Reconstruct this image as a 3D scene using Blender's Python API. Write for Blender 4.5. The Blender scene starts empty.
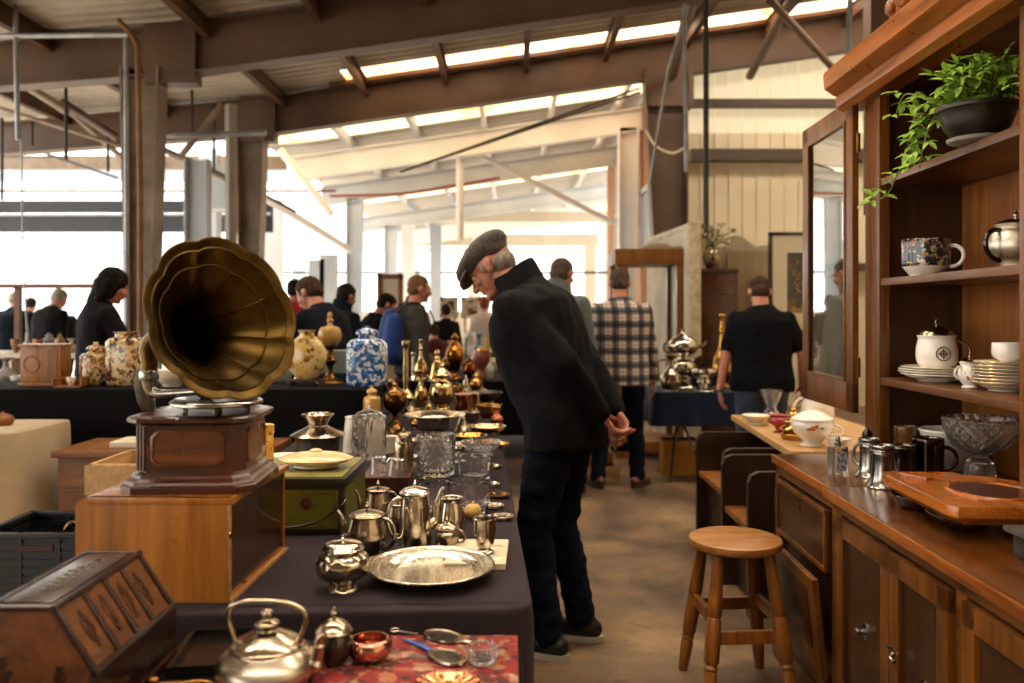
import bpy, bmesh, math, random
from mathutils import Vector, Matrix, noise, Quaternion
random.seed(7)
PI = math.pi
scn = bpy.context.scene
col = scn.collection
CAMZ, F, HY, CX = 1.36, 830.0, 315.0, 512.0

def P(px, py, Y):
    return Vector(((px-CX)/F*Y, Y, CAMZ-(py-HY)/F*Y))
def T(px, py, z):
    Y = (CAMZ-z)*F/(py-HY)
    return Vector(((px-CX)/F*Y, Y, z))

# ------------------------------------------------------------------ mesh helpers
class MB:
    def __init__(self):
        self.bm = bmesh.new()
    def box(self, c, s, bevel=0.0, M=None, seg=2):
        b = bmesh.new()
        bmesh.ops.create_cube(b, size=1.0)
        bmesh.ops.scale(b, vec=Vector(s), verts=b.verts)
        if bevel:
            bmesh.ops.bevel(b, geom=list(b.edges), offset=min(bevel, min(s)*.45), segments=seg, profile=.7, affect='EDGES')
        bmesh.ops.translate(b, vec=Vector(c), verts=b.verts)
        self.join(b, M)
        return self
    def bx(self, x0, x1, y0, y1, z0, z1, bevel=0.0, M=None):
        return self.box(((x0+x1)/2, (y0+y1)/2, (z0+z1)/2), (abs(x1-x0), abs(y1-y0), abs(z1-z0)), bevel, M)
    def join(self, b, M=None):
        if M is not None:
            bmesh.ops.transform(b, matrix=M, verts=b.verts)
        me = bpy.data.meshes.new('tmp')
        b.to_mesh(me); b.free()
        self.bm.from_mesh(me)
        bpy.data.meshes.remove(me)
    def rings(self, rings, close_u=True, cap0=True, cap1=True):
        vs = [[self.bm.verts.new(p) for p in r] for r in rings]
        n = len(rings[0])
        for a, b in zip(vs[:-1], vs[1:]):
            for i in range(n if close_u else n-1):
                j = (i+1) % n
                try: self.bm.faces.new((a[i], a[j], b[j], b[i]))
                except ValueError: pass
        if cap0 and n > 2: self.bm.faces.new(list(reversed(vs[0])))
        if cap1 and n > 2: self.bm.faces.new(vs[-1])
        return self
    def lathe(self, prof, seg=32, c=(0, 0, 0), M=None, flute=None, sx=1.0, sy=1.0):
        b = MB()
        rings = []
        top_ = max(range(len(prof)), key=lambda q: prof[q][1])-2
        for ri_, (r, z) in enumerate(prof):
            ring = []
            for i in range(seg):
                a = 2*PI*i/seg
                rr = max(r, 1e-4)
                if flute:
                    if len(flute) == 2: rr *= 1+flute[1]*math.cos(flute[0]*a)
                    elif ri_ < top_ and r > flute[3]: rr += flute[1]*(abs(math.cos(flute[0]*a/2+z*flute[2]))+abs(math.cos(flute[0]*a/2-z*flute[2]))-1.2)
                ring.append((rr*math.cos(a)*sx, rr*math.sin(a)*sy, z))
            rings.append(ring)
        b.rings(rings)
        bmesh.ops.recalc_face_normals(b.bm, faces=b.bm.faces)
        T_ = Matrix.Translation(Vector(c))
        self.join(b.bm, T_ @ M if M is not None else T_)
        return self
    def tube(self, pts, r, seg=10, flat=1.0):
        pts = [Vector(p) for p in pts]
        n = len(pts)
        rr = r if isinstance(r, (list, tuple)) else [r]*n
        t0 = (pts[1]-pts[0]).normalized()
        up = Vector((0, 0, 1)) if abs(t0.z) < .9 else Vector((1, 0, 0))
        nrm = t0.cross(up).normalized()
        rings = []
        for i in range(n):
            t = (pts[min(i+1, n-1)]-pts[max(i-1, 0)]).normalized()
            nrm = (nrm - t*nrm.dot(t)).normalized()
            bn = t.cross(nrm)
            rings.append([pts[i]+(nrm*math.cos(2*PI*k/seg)+bn*math.sin(2*PI*k/seg)*flat)*rr[i] for k in range(seg)])
        return self.rings(rings)
    def prism(self, poly, axis, a, b, M=None, bevel=0):
        q = MB()
        def mk(p, t):
            return {'x': (t, p[0], p[1]), 'y': (p[0], t, p[1]), 'z': (p[0], p[1], t)}[axis]
        q.rings([[mk(p, a) for p in poly], [mk(p, b) for p in poly]])
        bmesh.ops.recalc_face_normals(q.bm, faces=q.bm.faces)
        if bevel:
            bmesh.ops.bevel(q.bm, geom=list(q.bm.edges), offset=bevel, segments=2, profile=.7, affect='EDGES')
        self.join(q.bm, M)
        return self
    def ell(self, c, r, M=None, sub=3):
        b = bmesh.new()
        bmesh.ops.create_icosphere(b, subdivisions=sub, radius=1.0)
        bmesh.ops.scale(b, vec=Vector(r) if not isinstance(r, (int, float)) else Vector((r, r, r)), verts=b.verts)
        if M is not None: bmesh.ops.transform(b, matrix=M, verts=b.verts)
        bmesh.ops.translate(b, vec=Vector(c), verts=b.verts)
        self.join(b)
        return self
    def cap(self, p0, r0, p1, r1, seg=12):
        p0, p1 = Vector(p0), Vector(p1)
        self.ell(p0, r0, sub=2); self.ell(p1, r1, sub=2)
        if (p1-p0).length > 1e-4: self.tube([p0, p1], [r0, r1], seg)
        return self
    def torus(self, c, R, r, M=None, seg=32, sec=10):
        b = MB()
        rings = []
        for i in range(seg+1):
            a = 2*PI*i/seg
            rings.append([((R+r*math.cos(2*PI*k/sec))*math.cos(a), (R+r*math.cos(2*PI*k/sec))*math.sin(a), r*math.sin(2*PI*k/sec)) for k in range(sec)])
        b.rings(rings, cap0=False, cap1=False)
        bmesh.ops.remove_doubles(b.bm, verts=b.bm.verts, dist=1e-6)
        T_ = Matrix.Translation(Vector(c))
        self.join(b.bm, T_ @ M if M is not None else T_)
        return self
    def build(self, name, m, parent=None, loc=None, rotz=0, angle=38, recalc=True):
        if recalc: bmesh.ops.recalc_face_normals(self.bm, faces=self.bm.faces)
        me = bpy.data.meshes.new(name)
        self.bm.to_mesh(me); self.bm.free()
        for p in me.polygons: p.use_smooth = True
        me.set_sharp_from_angle(angle=math.radians(angle))
        if isinstance(m, (list, tuple)):
            for q in m: me.materials.append(q)
        elif m: me.materials.append(m)
        o = bpy.data.objects.new(name, me)
        col.objects.link(o)
        if parent: o.parent = parent
        if loc is not None: o.location = loc
        if rotz: o.rotation_euler.z = rotz
        return o

def tag(o, label, cat, group=None, kind=None):
    o['label'] = label; o['category'] = cat
    if group: o['group'] = group
    if kind: o['kind'] = kind
    return o
def thing(name, label, cat, loc=(0, 0, 0), rz=0, group=None):
    o = bpy.data.objects.new(name, None)
    o.empty_display_size = .05
    col.objects.link(o)
    o.location = loc; o.rotation_euler.z = rz
    return tag(o, label, cat, group)
def struct(mb, name, m, loc=None, rotz=0, angle=38):
    o = mb.build(name, m, loc=loc, rotz=rotz, angle=angle)
    o['kind'] = 'structure'
    return o
def copy_tree(o, parent=None):
    c = o.copy(); col.objects.link(c)
    if parent: c.parent = parent
    for ch in list(o.children): copy_tree(ch, c)
    return c
def bez(p0, p1, p2, p3, n=14):
    p0, p1, p2, p3 = map(Vector, (p0, p1, p2, p3))
    out = []
    for i in range(n+1):
        t = i/n; u = 1-t
        out.append(p0*u**3+p1*3*u*u*t+p2*3*u*t*t+p3*t**3)
    return out
def spl(pts, n=6):
    pts = [Vector(p) for p in pts]
    out = []
    for i in range(len(pts)-1):
        a = pts[max(i-1, 0)]; b = pts[i]; c = pts[i+1]; d = pts[min(i+2, len(pts)-1)]
        for k in range(n):
            t = k/n
            out.append(.5*((2*b)+(c-a)*t+(2*a-5*b+4*c-d)*t*t+(3*b-a-3*c+d)*t**3))
    out.append(pts[-1])
    return out
def smooth_prof(pts, n=5):
    return [(max(p.x, 0), p.y) for p in spl([(r, z, 0) for r, z in pts], n)]

# ------------------------------------------------------------------ materials
def C(h):
    h = h.lstrip('#')
    v = [int(h[i:i+2], 16)/255 for i in (0, 2, 4)]
    return tuple((x/12.92 if x <= .04045 else ((x+.055)/1.055)**2.4) for x in v)+(1,)
class MT:
    def __init__(self, name):
        self.m = bpy.data.materials.new(name)
        self.m.use_nodes = True
        self.nt = self.m.node_tree
        self.b = self.nt.nodes['Principled BSDF']
        self._c = None
    def n(self, t, **k):
        x = self.nt.nodes.new(t)
        for a, v in k.items():
            if a.startswith('i_'):
                x.inputs[a[2:].replace('_', ' ')].default_value = v
            else: setattr(x, a, v)
        return x
    def l(self, a, b): self.nt.links.new(a, b)
    def coord(self, scale=(1, 1, 1), space='Object', rot=(0, 0, 0)):
        t = self.n('ShaderNodeTexCoord')
        mp = self.n('ShaderNodeMapping')
        mp.inputs['Scale'].default_value = scale
        mp.inputs['Rotation'].default_value = rot
        self.l(t.outputs[space], mp.inputs['Vector'])
        return mp.outputs['Vector']
    def ramp(self, fac, stops, interp='LINEAR'):
        r = self.n('ShaderNodeValToRGB')
        r.color_ramp.interpolation = interp
        e = r.color_ramp.elements
        while len(e) < len(stops): e.new(.5)
        for el, (p, c) in zip(e, stops):
            el.position = p; el.color = c if len(c) == 4 else tuple(c)+(1,)
        self.l(fac, r.inputs['Fac'])
        return r.outputs['Color']
    def noise(self, vec, scale=5, detail=3, rough=.5, dist=0):
        x = self.n('ShaderNodeTexNoise')
        x.inputs['Scale'].default_value = scale; x.inputs['Detail'].default_value = detail
        x.inputs['Roughness'].default_value = rough; x.inputs['Distortion'].default_value = dist
        self.l(vec, x.inputs['Vector'])
        return x.outputs['Fac']
    def mix(self, fac, a, b, mode='MIX'):
        x = self.n('ShaderNodeMix', data_type='RGBA', blend_type=mode)
        for s, v in ((x.inputs[0], fac), (x.inputs[6], a), (x.inputs[7], b)):
            if hasattr(v, 'links'): self.l(v, s)
            else: s.default_value = v
        return x.outputs[2]
    def math(self, op, a, b=0.0):
        x = self.n('ShaderNodeMath', operation=op)
        for s, v in ((x.inputs[0], a), (x.inputs[1], b)):
            if hasattr(v, 'links'): self.l(v, s)
            else: s.default_value = v
        return x.outputs[0]
    def bump(self, h, strength=.3, dist=.01):
        x = self.n('ShaderNodeBump')
        x.inputs['Strength'].default_value = strength; x.inputs['Distance'].default_value = dist
        self.l(h, x.inputs['Height']); self.l(x.outputs['Normal'], self.b.inputs['Normal'])
    def set(self, **k):
        names = {'color': 'Base Color', 'rough': 'Roughness', 'metal': 'Metallic', 'trans': 'Transmission Weight',
                 'ior': 'IOR', 'coat': 'Coat Weight', 'coatr': 'Coat Roughness', 'emc': 'Emission Color', 'ems': 'Emission Strength',
                 'sheen': 'Sheen Weight', 'spec': 'Specular IOR Level', 'sss': 'Subsurface Weight', 'alpha': 'Alpha'}
        for a, v in k.items():
            s = self.b.inputs[names[a]]
            if hasattr(v, 'links'): self.l(v, s)
            else: s.default_value = v
        return self
def wood(name, dark, light, rough=.35, axis='y', scale=1.0, coat=.25, wear=None):
    m = MT(name)
    st = {'x': (.9, 14, 14), 'y': (14, .9, 14), 'z': (14, 14, .9)}[axis]
    v = m.coord(tuple(s*scale for s in st))
    a = m.noise(v, 1.6, 5, .6, 1.2)
    b = m.noise(v, 9, 3, .6, .3)
    f = m.math('ADD', m.math('MULTIPLY', a, .75), m.math('MULTIPLY', b, .3))
    c = m.ramp(f, [(.33, C(dark)), (.68, C(light))])
    if wear:
        w = m.noise(m.coord((1, 1, 1)), 14, 5, .7)
        c = m.mix(m.ramp(w, [(.66, (0, 0, 0, 1)), (.72, (1, 1, 1, 1))]), c, C(wear))
    rr = m.ramp(m.noise(m.coord((1, 1, 1)), 6, 3), [(.3, (rough*.8,)*3+(1,)), (.7, (min(1, rough*1.3),)*3+(1,))])
    m.set(color=c, rough=rr, coat=coat, coatr=.25)
    m.bump(b, .12, .002)
    return m.m
def metal(name, c, rough=.25, c2=None, scale=18, relief=0, metalness=1.0):
    m = MT(name)
    v = m.coord()
    f = m.noise(v, scale, 5, .65)
    cc = m.ramp(f, [(.35, C(c2 or c)), (.65, C(c))])
    rr = m.ramp(m.noise(v, scale*.6, 4), [(.3, (rough*.6,)*3+(1,)), (.7, (rough*1.5,)*3+(1,))])
    m.set(color=cc, metal=metalness, rough=rr)
    if relief:
        x = m.n('ShaderNodeTexVoronoi', feature='SMOOTH_F1'); x.inputs['Scale'].default_value = relief
        m.l(v, x.inputs['Vector'])
        m.bump(x.outputs['Distance'], .8, .008)
    return m.m
def plain(name, c, rough=.5, c2=None, scale=8, bump=0, coat=0, sheen=0, spec=.5, metal=0, stretch=(1, 1, 1)):
    m = MT(name)
    v = m.coord(stretch)
    f = m.noise(v, scale, 4, .6)
    m.set(color=m.ramp(f, [(.35, C(c)), (.65, C(c2 or c))]), rough=rough, coat=coat, sheen=sheen, spec=spec, metal=metal)
    if bump: m.bump(f, bump, .01)
    return m.m
def ceramic(name, base, spots, scale=22, thr=.56, rough=.12, spot_scale=1.0):
    """glazed pottery with painted blotches of several colours"""
    m = MT(name)
    v = m.coord()
    c = C(base)
    out = None
    for i, s in enumerate(spots):
        v2 = m.coord((1, 1, 1), rot=(i*1.3, i*.7, i*2.1))
        f = m.noise(v2, scale*(1+.25*i)*spot_scale, 3, .5)
        k = m.ramp(f, [(thr, (0, 0, 0, 1)), (thr+.03, (1, 1, 1, 1))])
        out = m.mix(k, out if out is not None else c, C(s))
    m.set(color=out if out is not None else c, rough=rough, coat=.4, coatr=.05)
    return m.m
def glass(name, tint='ffffff', rough=.02, bumps=0, bs=.4, ior=1.45, tw=1.0):
    m = MT(name)
    m.set(color=C(tint), trans=tw, rough=rough, ior=ior)
    if bumps:
        x = m.n('ShaderNodeTexVoronoi'); x.inputs['Scale'].default_value = bumps
        m.l(m.coord(), x.inputs['Vector'])
        m.bump(x.outputs['Distance'], bs, .01)
    return m.m
def cloth(name, c, c2=None, rough=.9, weave=300, sheen=.2, fold=6):
    m = MT(name)
    v = m.coord()
    f = m.noise(v, fold, 4, .6)
    m.set(color=m.ramp(f, [(.3, C(c)), (.7, C(c2 or c))]), rough=rough, sheen=sheen, spec=.15)
    w = m.noise(v, weave, 2)
    m.bump(w, .15, .002)
    return m.m
def emit(name, c, s, tex=None):
    m = MT(name)
    if tex:
        f = m.noise(m.coord(tex[1]), tex[2], 4, .6)
        cc = m.ramp(f, [(.35, C(tex[0])), (.6, C(c))])
    else: cc = C(c)
    m.set(color=(.6, .5, .4, 1), emc=cc, ems=s, rough=.6)
    return m.m
# ------------------------------------------------------------------ material library
W_CAB = wood('cabinet_wood', '301703', '7e490f', .38, 'z', .8, .18)
W_CABH = wood('cabinet_wood_along', '321804', '7e4a10', .38, 'y', .8, .18)
W_CABTOP = wood('cabinet_top_wood', '281304', '66380e', .2, 'y', .7, .4)
W_CABIN = wood('cabinet_back_wood', '6a3a16', 'a5662c', .4, 'z', .7, .15)
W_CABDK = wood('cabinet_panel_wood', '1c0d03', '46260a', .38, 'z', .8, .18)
W_CORN = wood('cornice_wood', '5e2a0a', 'b0661f', .32, 'y', .7, .3)
W_BOX = wood('honey_box_wood', '6a3a0a', 'a86a24', .3, 'z', .55, .3)
W_BOXIN = wood('box_edge_wood', '6a4420', 'b8874e', .4, 'y', .8, .2)
W_MAH = wood('mahogany', '1c0a04', '54260c', .28, 'x', .7, .22)
W_PANEL = wood('mahogany_panel', '3a1a06', '824814', .28, 'x', .8, .22)
W_DARK = wood('dark_oak', '100703', '2e180a', .38, 'z', .8, .08)
W_CASK = wood('casket_wood', '301606', '6e3e14', .28, 'y', .9, .3)
W_CASKD = wood('casket_dark_trim', '140806', '331509', .25, 'y', .9, .5, wear='9a7a58')
W_STOOL = wood('stool_wood', '59300e', 'a86a2a', .35, 'z', .9, .3)
W_STOOLT = wood('stool_top_wood', '7a4818', 'b88040', .35, 'x', .9, .3)
W_PINE = wood('pine_board', '9a7240', 'c8a068', .5, 'y', .7, .1)
W_OAK = wood('warm_oak', '5e3210', '9a6226', .42, 'z', .8, .1)
W_BENCH = wood('bench_wood', '4c280c', '86541f', .5, 'x', .7, 0)
W_TRAY = wood('dough_tray_wood', '6e340a', 'bc6c1e', .25, 'y', .8, .4)
W_ROSE = wood('rosewood', '220d05', '50240d', .4, 'z', .8, .1)
M_BRASSH = metal('aged_horn_brass', '614b24', .36, '372a13', 7)
M_BRASS = metal('polished_brass', 'd8a858', .16, 'a87838', 14)
M_BRASSL = metal('pale_brass', 'e6cd98', .14, 'bc9a62', 14)
M_BRONZE = metal('old_bronze', '8a6230', .25, '5a3c1c', 10)
M_COPPER = metal('copper', 'c88058', .2, '8e4c30', 12)
M_SILV = metal('silver', 'e6dfd0', .15, 'b8ad9a', 22)
M_ENGR = metal('engraved_silver', 'ded6c4', .24, 'cfc6b2', 500)
M_SILVR = metal('repousse_silver', 'd0c5b0', .2, '8a7c66', 30, relief=48)
M_SILVD = metal('tarnished_silver', 'c9baa0', .22, '857662', 12)
M_PEWT = metal('satin_pewter', 'c4bcab', .27, '968a78', 8)
M_STEEL = metal('nickel_steel', 'b8b6b0', .22, '8a8580', 12)
M_DSTEEL = metal('darkened_steel', '6a645c', .3, '34302c', 12)
M_LUSTRE = metal('dark_copper_lustre', '6e5a4c', .14, '2a1c16', 30)
M_GOLDT = metal('gold_trim', 'd8a040', .2)
M_BLKENAM = plain('black_lacquer', '0c0a09', .25, '1a1512', coat=.3)
M_CREAM = plain('cream_porcelain', 'efe6d2', .15, 'e2d6bc', coat=.4)
M_WHITE = plain('white_porcelain', 'f0ebe2', .12, 'e6dfd2', coat=.5)
M_SATS1 = ceramic('satsuma_floral', 'd2b884', ['5a301e', '2c3440', '94742c', '9a5038'], 26, .57)
M_SATS2 = ceramic('satsuma_tall', 'd8c290', ['46281a', '262c36', 'a07c34', '8a4a34'], 20, .57)
M_SATS3 = ceramic('satsuma_round_gold', 'd8b878', ['a8762e', '7b5628', 'd8b25a'], 20, .58)
M_BLUEW = ceramic('blue_white_ware', 'd6dfe6', ['2a62a0', '3a78b4', '1c4a86'], 24, .53)
M_FLORAL = ceramic('white_floral_ware', 'f0eae0', ['c8922e', 'b04a2a', '6a7a3a'], 26, .7)
M_PATCUP = ceramic('imari_cup', '141b2e', ['c8b898', '8a4a20', 'b0903c', '2a3a5a'], 30, .6)
M_GREENTIN = plain('green_tin_paint', '6a6a1c', .4, '4c4d16', 6)
M_GREENTOP = plain('green_tin_lid', '857f3c', .35, '5a5a22', 9)
M_TINBLK = plain('tin_black_border', '14110b', .35, '2a2416')
M_YTIN = ceramic('yellow_tin', 'c89430', ['7a3a14', 'e0c060', '4a2a14'], 40, .58, .4)
M_GLASS = glass('clear_glass', tw=.985)
M_CRYS = glass('cut_crystal', 'ffffff', .03, ior=1.5, tw=.97)
M_CRYSF = glass('fine_cut_crystal', 'fffdf8', .03, ior=1.5, tw=.955)
M_RUBY = plain('ruby_glass_red', 'a81410', .12, '8a0c0c', coat=.6)
M_PGLASS = plain('pink_lamp_glass', '9a5a4a', .15, '7a3a30', coat=.5)
M_AMBER = metal('amber_gilt', 'd89a38', .2, '8e5a1c', 20)
M_REDCLOTH = ceramic('red_paisley_cloth', '7c1418', ['3a2016', '9a5a3a', '4a0c10', '8a6a48'], 22, .58, .85)
M_TABCLOTH = cloth('aubergine_cloth', '281f23', '33282c', fold=3, sheen=.03)
M_BLKCLOTH = cloth('black_cloth', '060607', '0b0b0d', sheen=0)
M_FGCLOTH = cloth('charcoal_cloth', '0e0c10', '161318', sheen=0)
M_BEIGE = cloth('beige_cloth', 'b8a586', 'a89372', fold=4)
M_NAVY = cloth('navy_cloth', '10172c', '161f38')
M_WHITEDR = cloth('ivory_drape', 'ded3bd', 'cec1a6', fold=5)
M_BLKPL = plain('black_plastic', '090d10', .45, '0f1619')
M_PAPER = plain('cream_paper', 'ddcfb2', .7, 'd0bf9c')
M_SOIL = plain('soil', '2a1c12', .9, '140c08', 60, .5)
M_LEAF = plain('leaf_green', '6a9a26', .5, '9cbc40', 30)
M_STEM = plain('stem_green', '6a7a30', .6)
M_POTBLK = plain('black_pot', '17130f', .35, '2c241c', 12)
M_GREY = plain('grey_metal_sheet', '6e6a64', .4, '565048', metal=.5)
# steelwork
M_BEAM = plain('brown_steel_paint', '66503f', .55, '503c30', 1.2)
M_BEAMG = plain('dusty_column_paint', '94826f', .6, '6a594a', 2)
M_PURL = plain('rusty_purlin', '6a4a30', .6, '50362a', 3)
M_ROOF = plain('grey_roof_sheet', 'bdb6aa', .5, 'a0988c', 1.5)
M_WHSTEEL = plain('white_steel_paint', 'eeeff0', .55, 'e0e2e4', 1)
M_ROOFF = plain('pale_roof_sheet', 'c2bcb2', .5, 'b0aaa0', 1.2)
M_BLSTEEL = plain('pale_blue_steel', 'bcc4cc', .55, 'a8b0b8', 1)
M_CLAD = plain('cream_cladding', 'e8dcc0', .6, 'dccfb2', .7)
M_GIRT = plain('girt_steel', '4a3c30', .6)
M_PIPE = plain('galvanised_pipe', 'a8acb0', .4, '888c90', 4, metal=.4)
M_DKPIPE = plain('dark_rod', '2a2622', .5)
M_ORANGE = plain('ochre_wall', 'b07a44', .7, '94603a', 1.5)
M_BANNER = plain('charcoal_banner', '33363c', .7)
M_ROPE = plain('pale_rope', 'cdbda0', .8)

def floor_mat():
    m = MT('stained_concrete')
    v = m.coord()
    a = m.noise(v, .8, 6, .62, .5)
    b = m.noise(v, 4, 6, .7)
    f = m.math('ADD', m.math('MULTIPLY', a, .7), m.math('MULTIPLY', b, .3))
    c = m.ramp(f, [(.40, C('45362a')), (.47, C('6a543e')), (.53, C('806648')), (.60, C('9e815a'))])
    s = m.ramp(m.noise(v, 1.9, 5, .65, 1.0), [(.57, (0, 0, 0, 1)), (.66, (1, 1, 1, 1))])
    c = m.mix(m.math('MULTIPLY', s, .75), c, C('46372b'))
    k = m.ramp(m.noise(v, 14, 3, .6), [(.6, (0, 0, 0, 1)), (.7, (1, 1, 1, 1))])
    c = m.mix(m.math('MULTIPLY', k, .3), c, C('3a2e24'))
    m.set(color=c, rough=m.ramp(b, [(.3, (.38,)*3+(1,)), (.7, (.7,)*3+(1,))]))
    m.bump(b, .2, .01)
    return m.m
M_FLOOR = floor_mat()
M_GROUND = plain('pale_concrete_yard', 'c8beb0', .8, 'b4aa9c', .6)

# ------------------------------------------------------------------ people
SKIN = plain('skin', 'c4876a', .5, 'b0705a', 25)
SKIN2 = plain('skin_older', 'bd7f62', .5, 'a0604a', 30)
def HAIRM(n, a, b): return plain(n, a, .7, b, 60, .3, stretch=(1, 1, .2), spec=.12)
H_GREY = HAIRM('grey_hair', 'a49a8e', '6e645a'); H_DK = HAIRM('dark_hair', '2a1e18', '16100c'); H_BR = HAIRM('brown_hair', '4a3626', '2c2018')
H_SALT = HAIRM('cropped_greying_hair', '5a4c40', '3c3028'); H_BLK = HAIRM('long_dark_hair', '140c0a', '0a0605'); H_SAND = HAIRM('sandy_hair', '7a5c3c', '5c4028')
def fab(n, a, b=None, **k): return cloth(n, a, b, **k)
def blob(name, mb, voxel, m, parent, smooth=3, fold=0, fs=(9, 9, 4), seed=0, zmin=None, factor=.5):
    me = bpy.data.meshes.new(name); mb.bm.to_mesh(me); mb.bm.free()
    tmp = bpy.data.objects.new('tmp', me); col.objects.link(tmp)
    r = tmp.modifiers.new('r', 'REMESH'); r.mode = 'VOXEL'; r.voxel_size = voxel
    s = tmp.modifiers.new('s', 'SMOOTH'); s.factor = factor; s.iterations = smooth
    dg = bpy.context.evaluated_depsgraph_get()
    out = bpy.data.meshes.new_from_object(tmp.evaluated_get(dg))
    bpy.data.objects.remove(tmp); bpy.data.meshes.remove(me)
    out.name = name
    if fold:
        nrm_ = [v.normal.copy() for v in out.vertices]
        for v, vn in zip(out.vertices, nrm_):
            c = v.co
            n = noise.noise(Vector((c.x*fs[0]+seed, c.y*fs[1], c.z*fs[2])))+.5*noise.noise(Vector((c.x*fs[0]*2.3, c.y*fs[1]*2.3+seed, c.z*fs[2]*2.6)))
            v.co = c+vn*(fold*n)
    if zmin is not None:
        for v in out.vertices:
            if v.co.z < zmin: v.co.z = zmin
    out.materials.clear(); out.materials.append(m)
    for p in out.polygons: p.use_smooth = True
    o = bpy.data.objects.new(name, out); col.objects.link(o); o.parent = parent
    return o
def RX(a): return Matrix.Rotation(a, 3, 'X')
def RZ_(a): return Matrix.Rotation(a, 3, 'Z')
def ik(a, c, l1, l2, pole):
    d = c-a; D = min(d.length, (l1+l2)*.999); d.normalize()
    x = (l1*l1-l2*l2+D*D)/(2*D); h = math.sqrt(max(0, l1*l1-x*x))
    p = Vector(pole); p = (p-d*p.dot(d)).normalized()
    return a+d*x+p*h, a+d*D
def hand(mb, w, d, n, side, s=1.0, curl=.5, spread=.12):
    """w wrist, d towards the fingers, n out of the palm, thumb on side"""
    d = d.normalized(); n = (n-d*n.dot(d)).normalized(); l = d.cross(n)*side
    for i, o in enumerate((.028, .01, -.009, -.027)):
        b = w+d*(.088-.006*abs(i-1.2))*s+l*o*s
        mb.cap(w+d*.01*s+l*o*.55*s, .0155*s, b, .0115*s, 8)
        k = (.92, 1.04, .98, .78)[i]
        dd = (d+l*(o*spread*8)).normalized(); p = b
        for j, (L_, r0, r1) in enumerate(((.042, .0098, .0088), (.026, .0088, .008), (.02, .008, .0065))):
            a = curl*(.55+.25*j+.08*i)
            dd = (dd*math.cos(a)+n*math.sin(a)).normalized()
            q = p+dd*L_*k*s
            mb.cap(p, r0*s, q, r1*s, 8); p = q
    t0 = w+d*.022*s+l*.022*s+n*.006*s
    t1 = t0+(d*.62+l*.62+n*.35).normalized()*.042*s
    t2 = t1+(d*.85+l*.25+n*.4).normalized()*.03*s
    t3 = t2+(d*.9-l*.02+n*.35).normalized()*.024*s
    mb.cap(t0, .016*s, t1, .012*s, 8); mb.cap(t1, .0115*s, t2, .0098*s, 8); mb.cap(t2, .0098*s, t3, .0075*s, 8)
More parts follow.
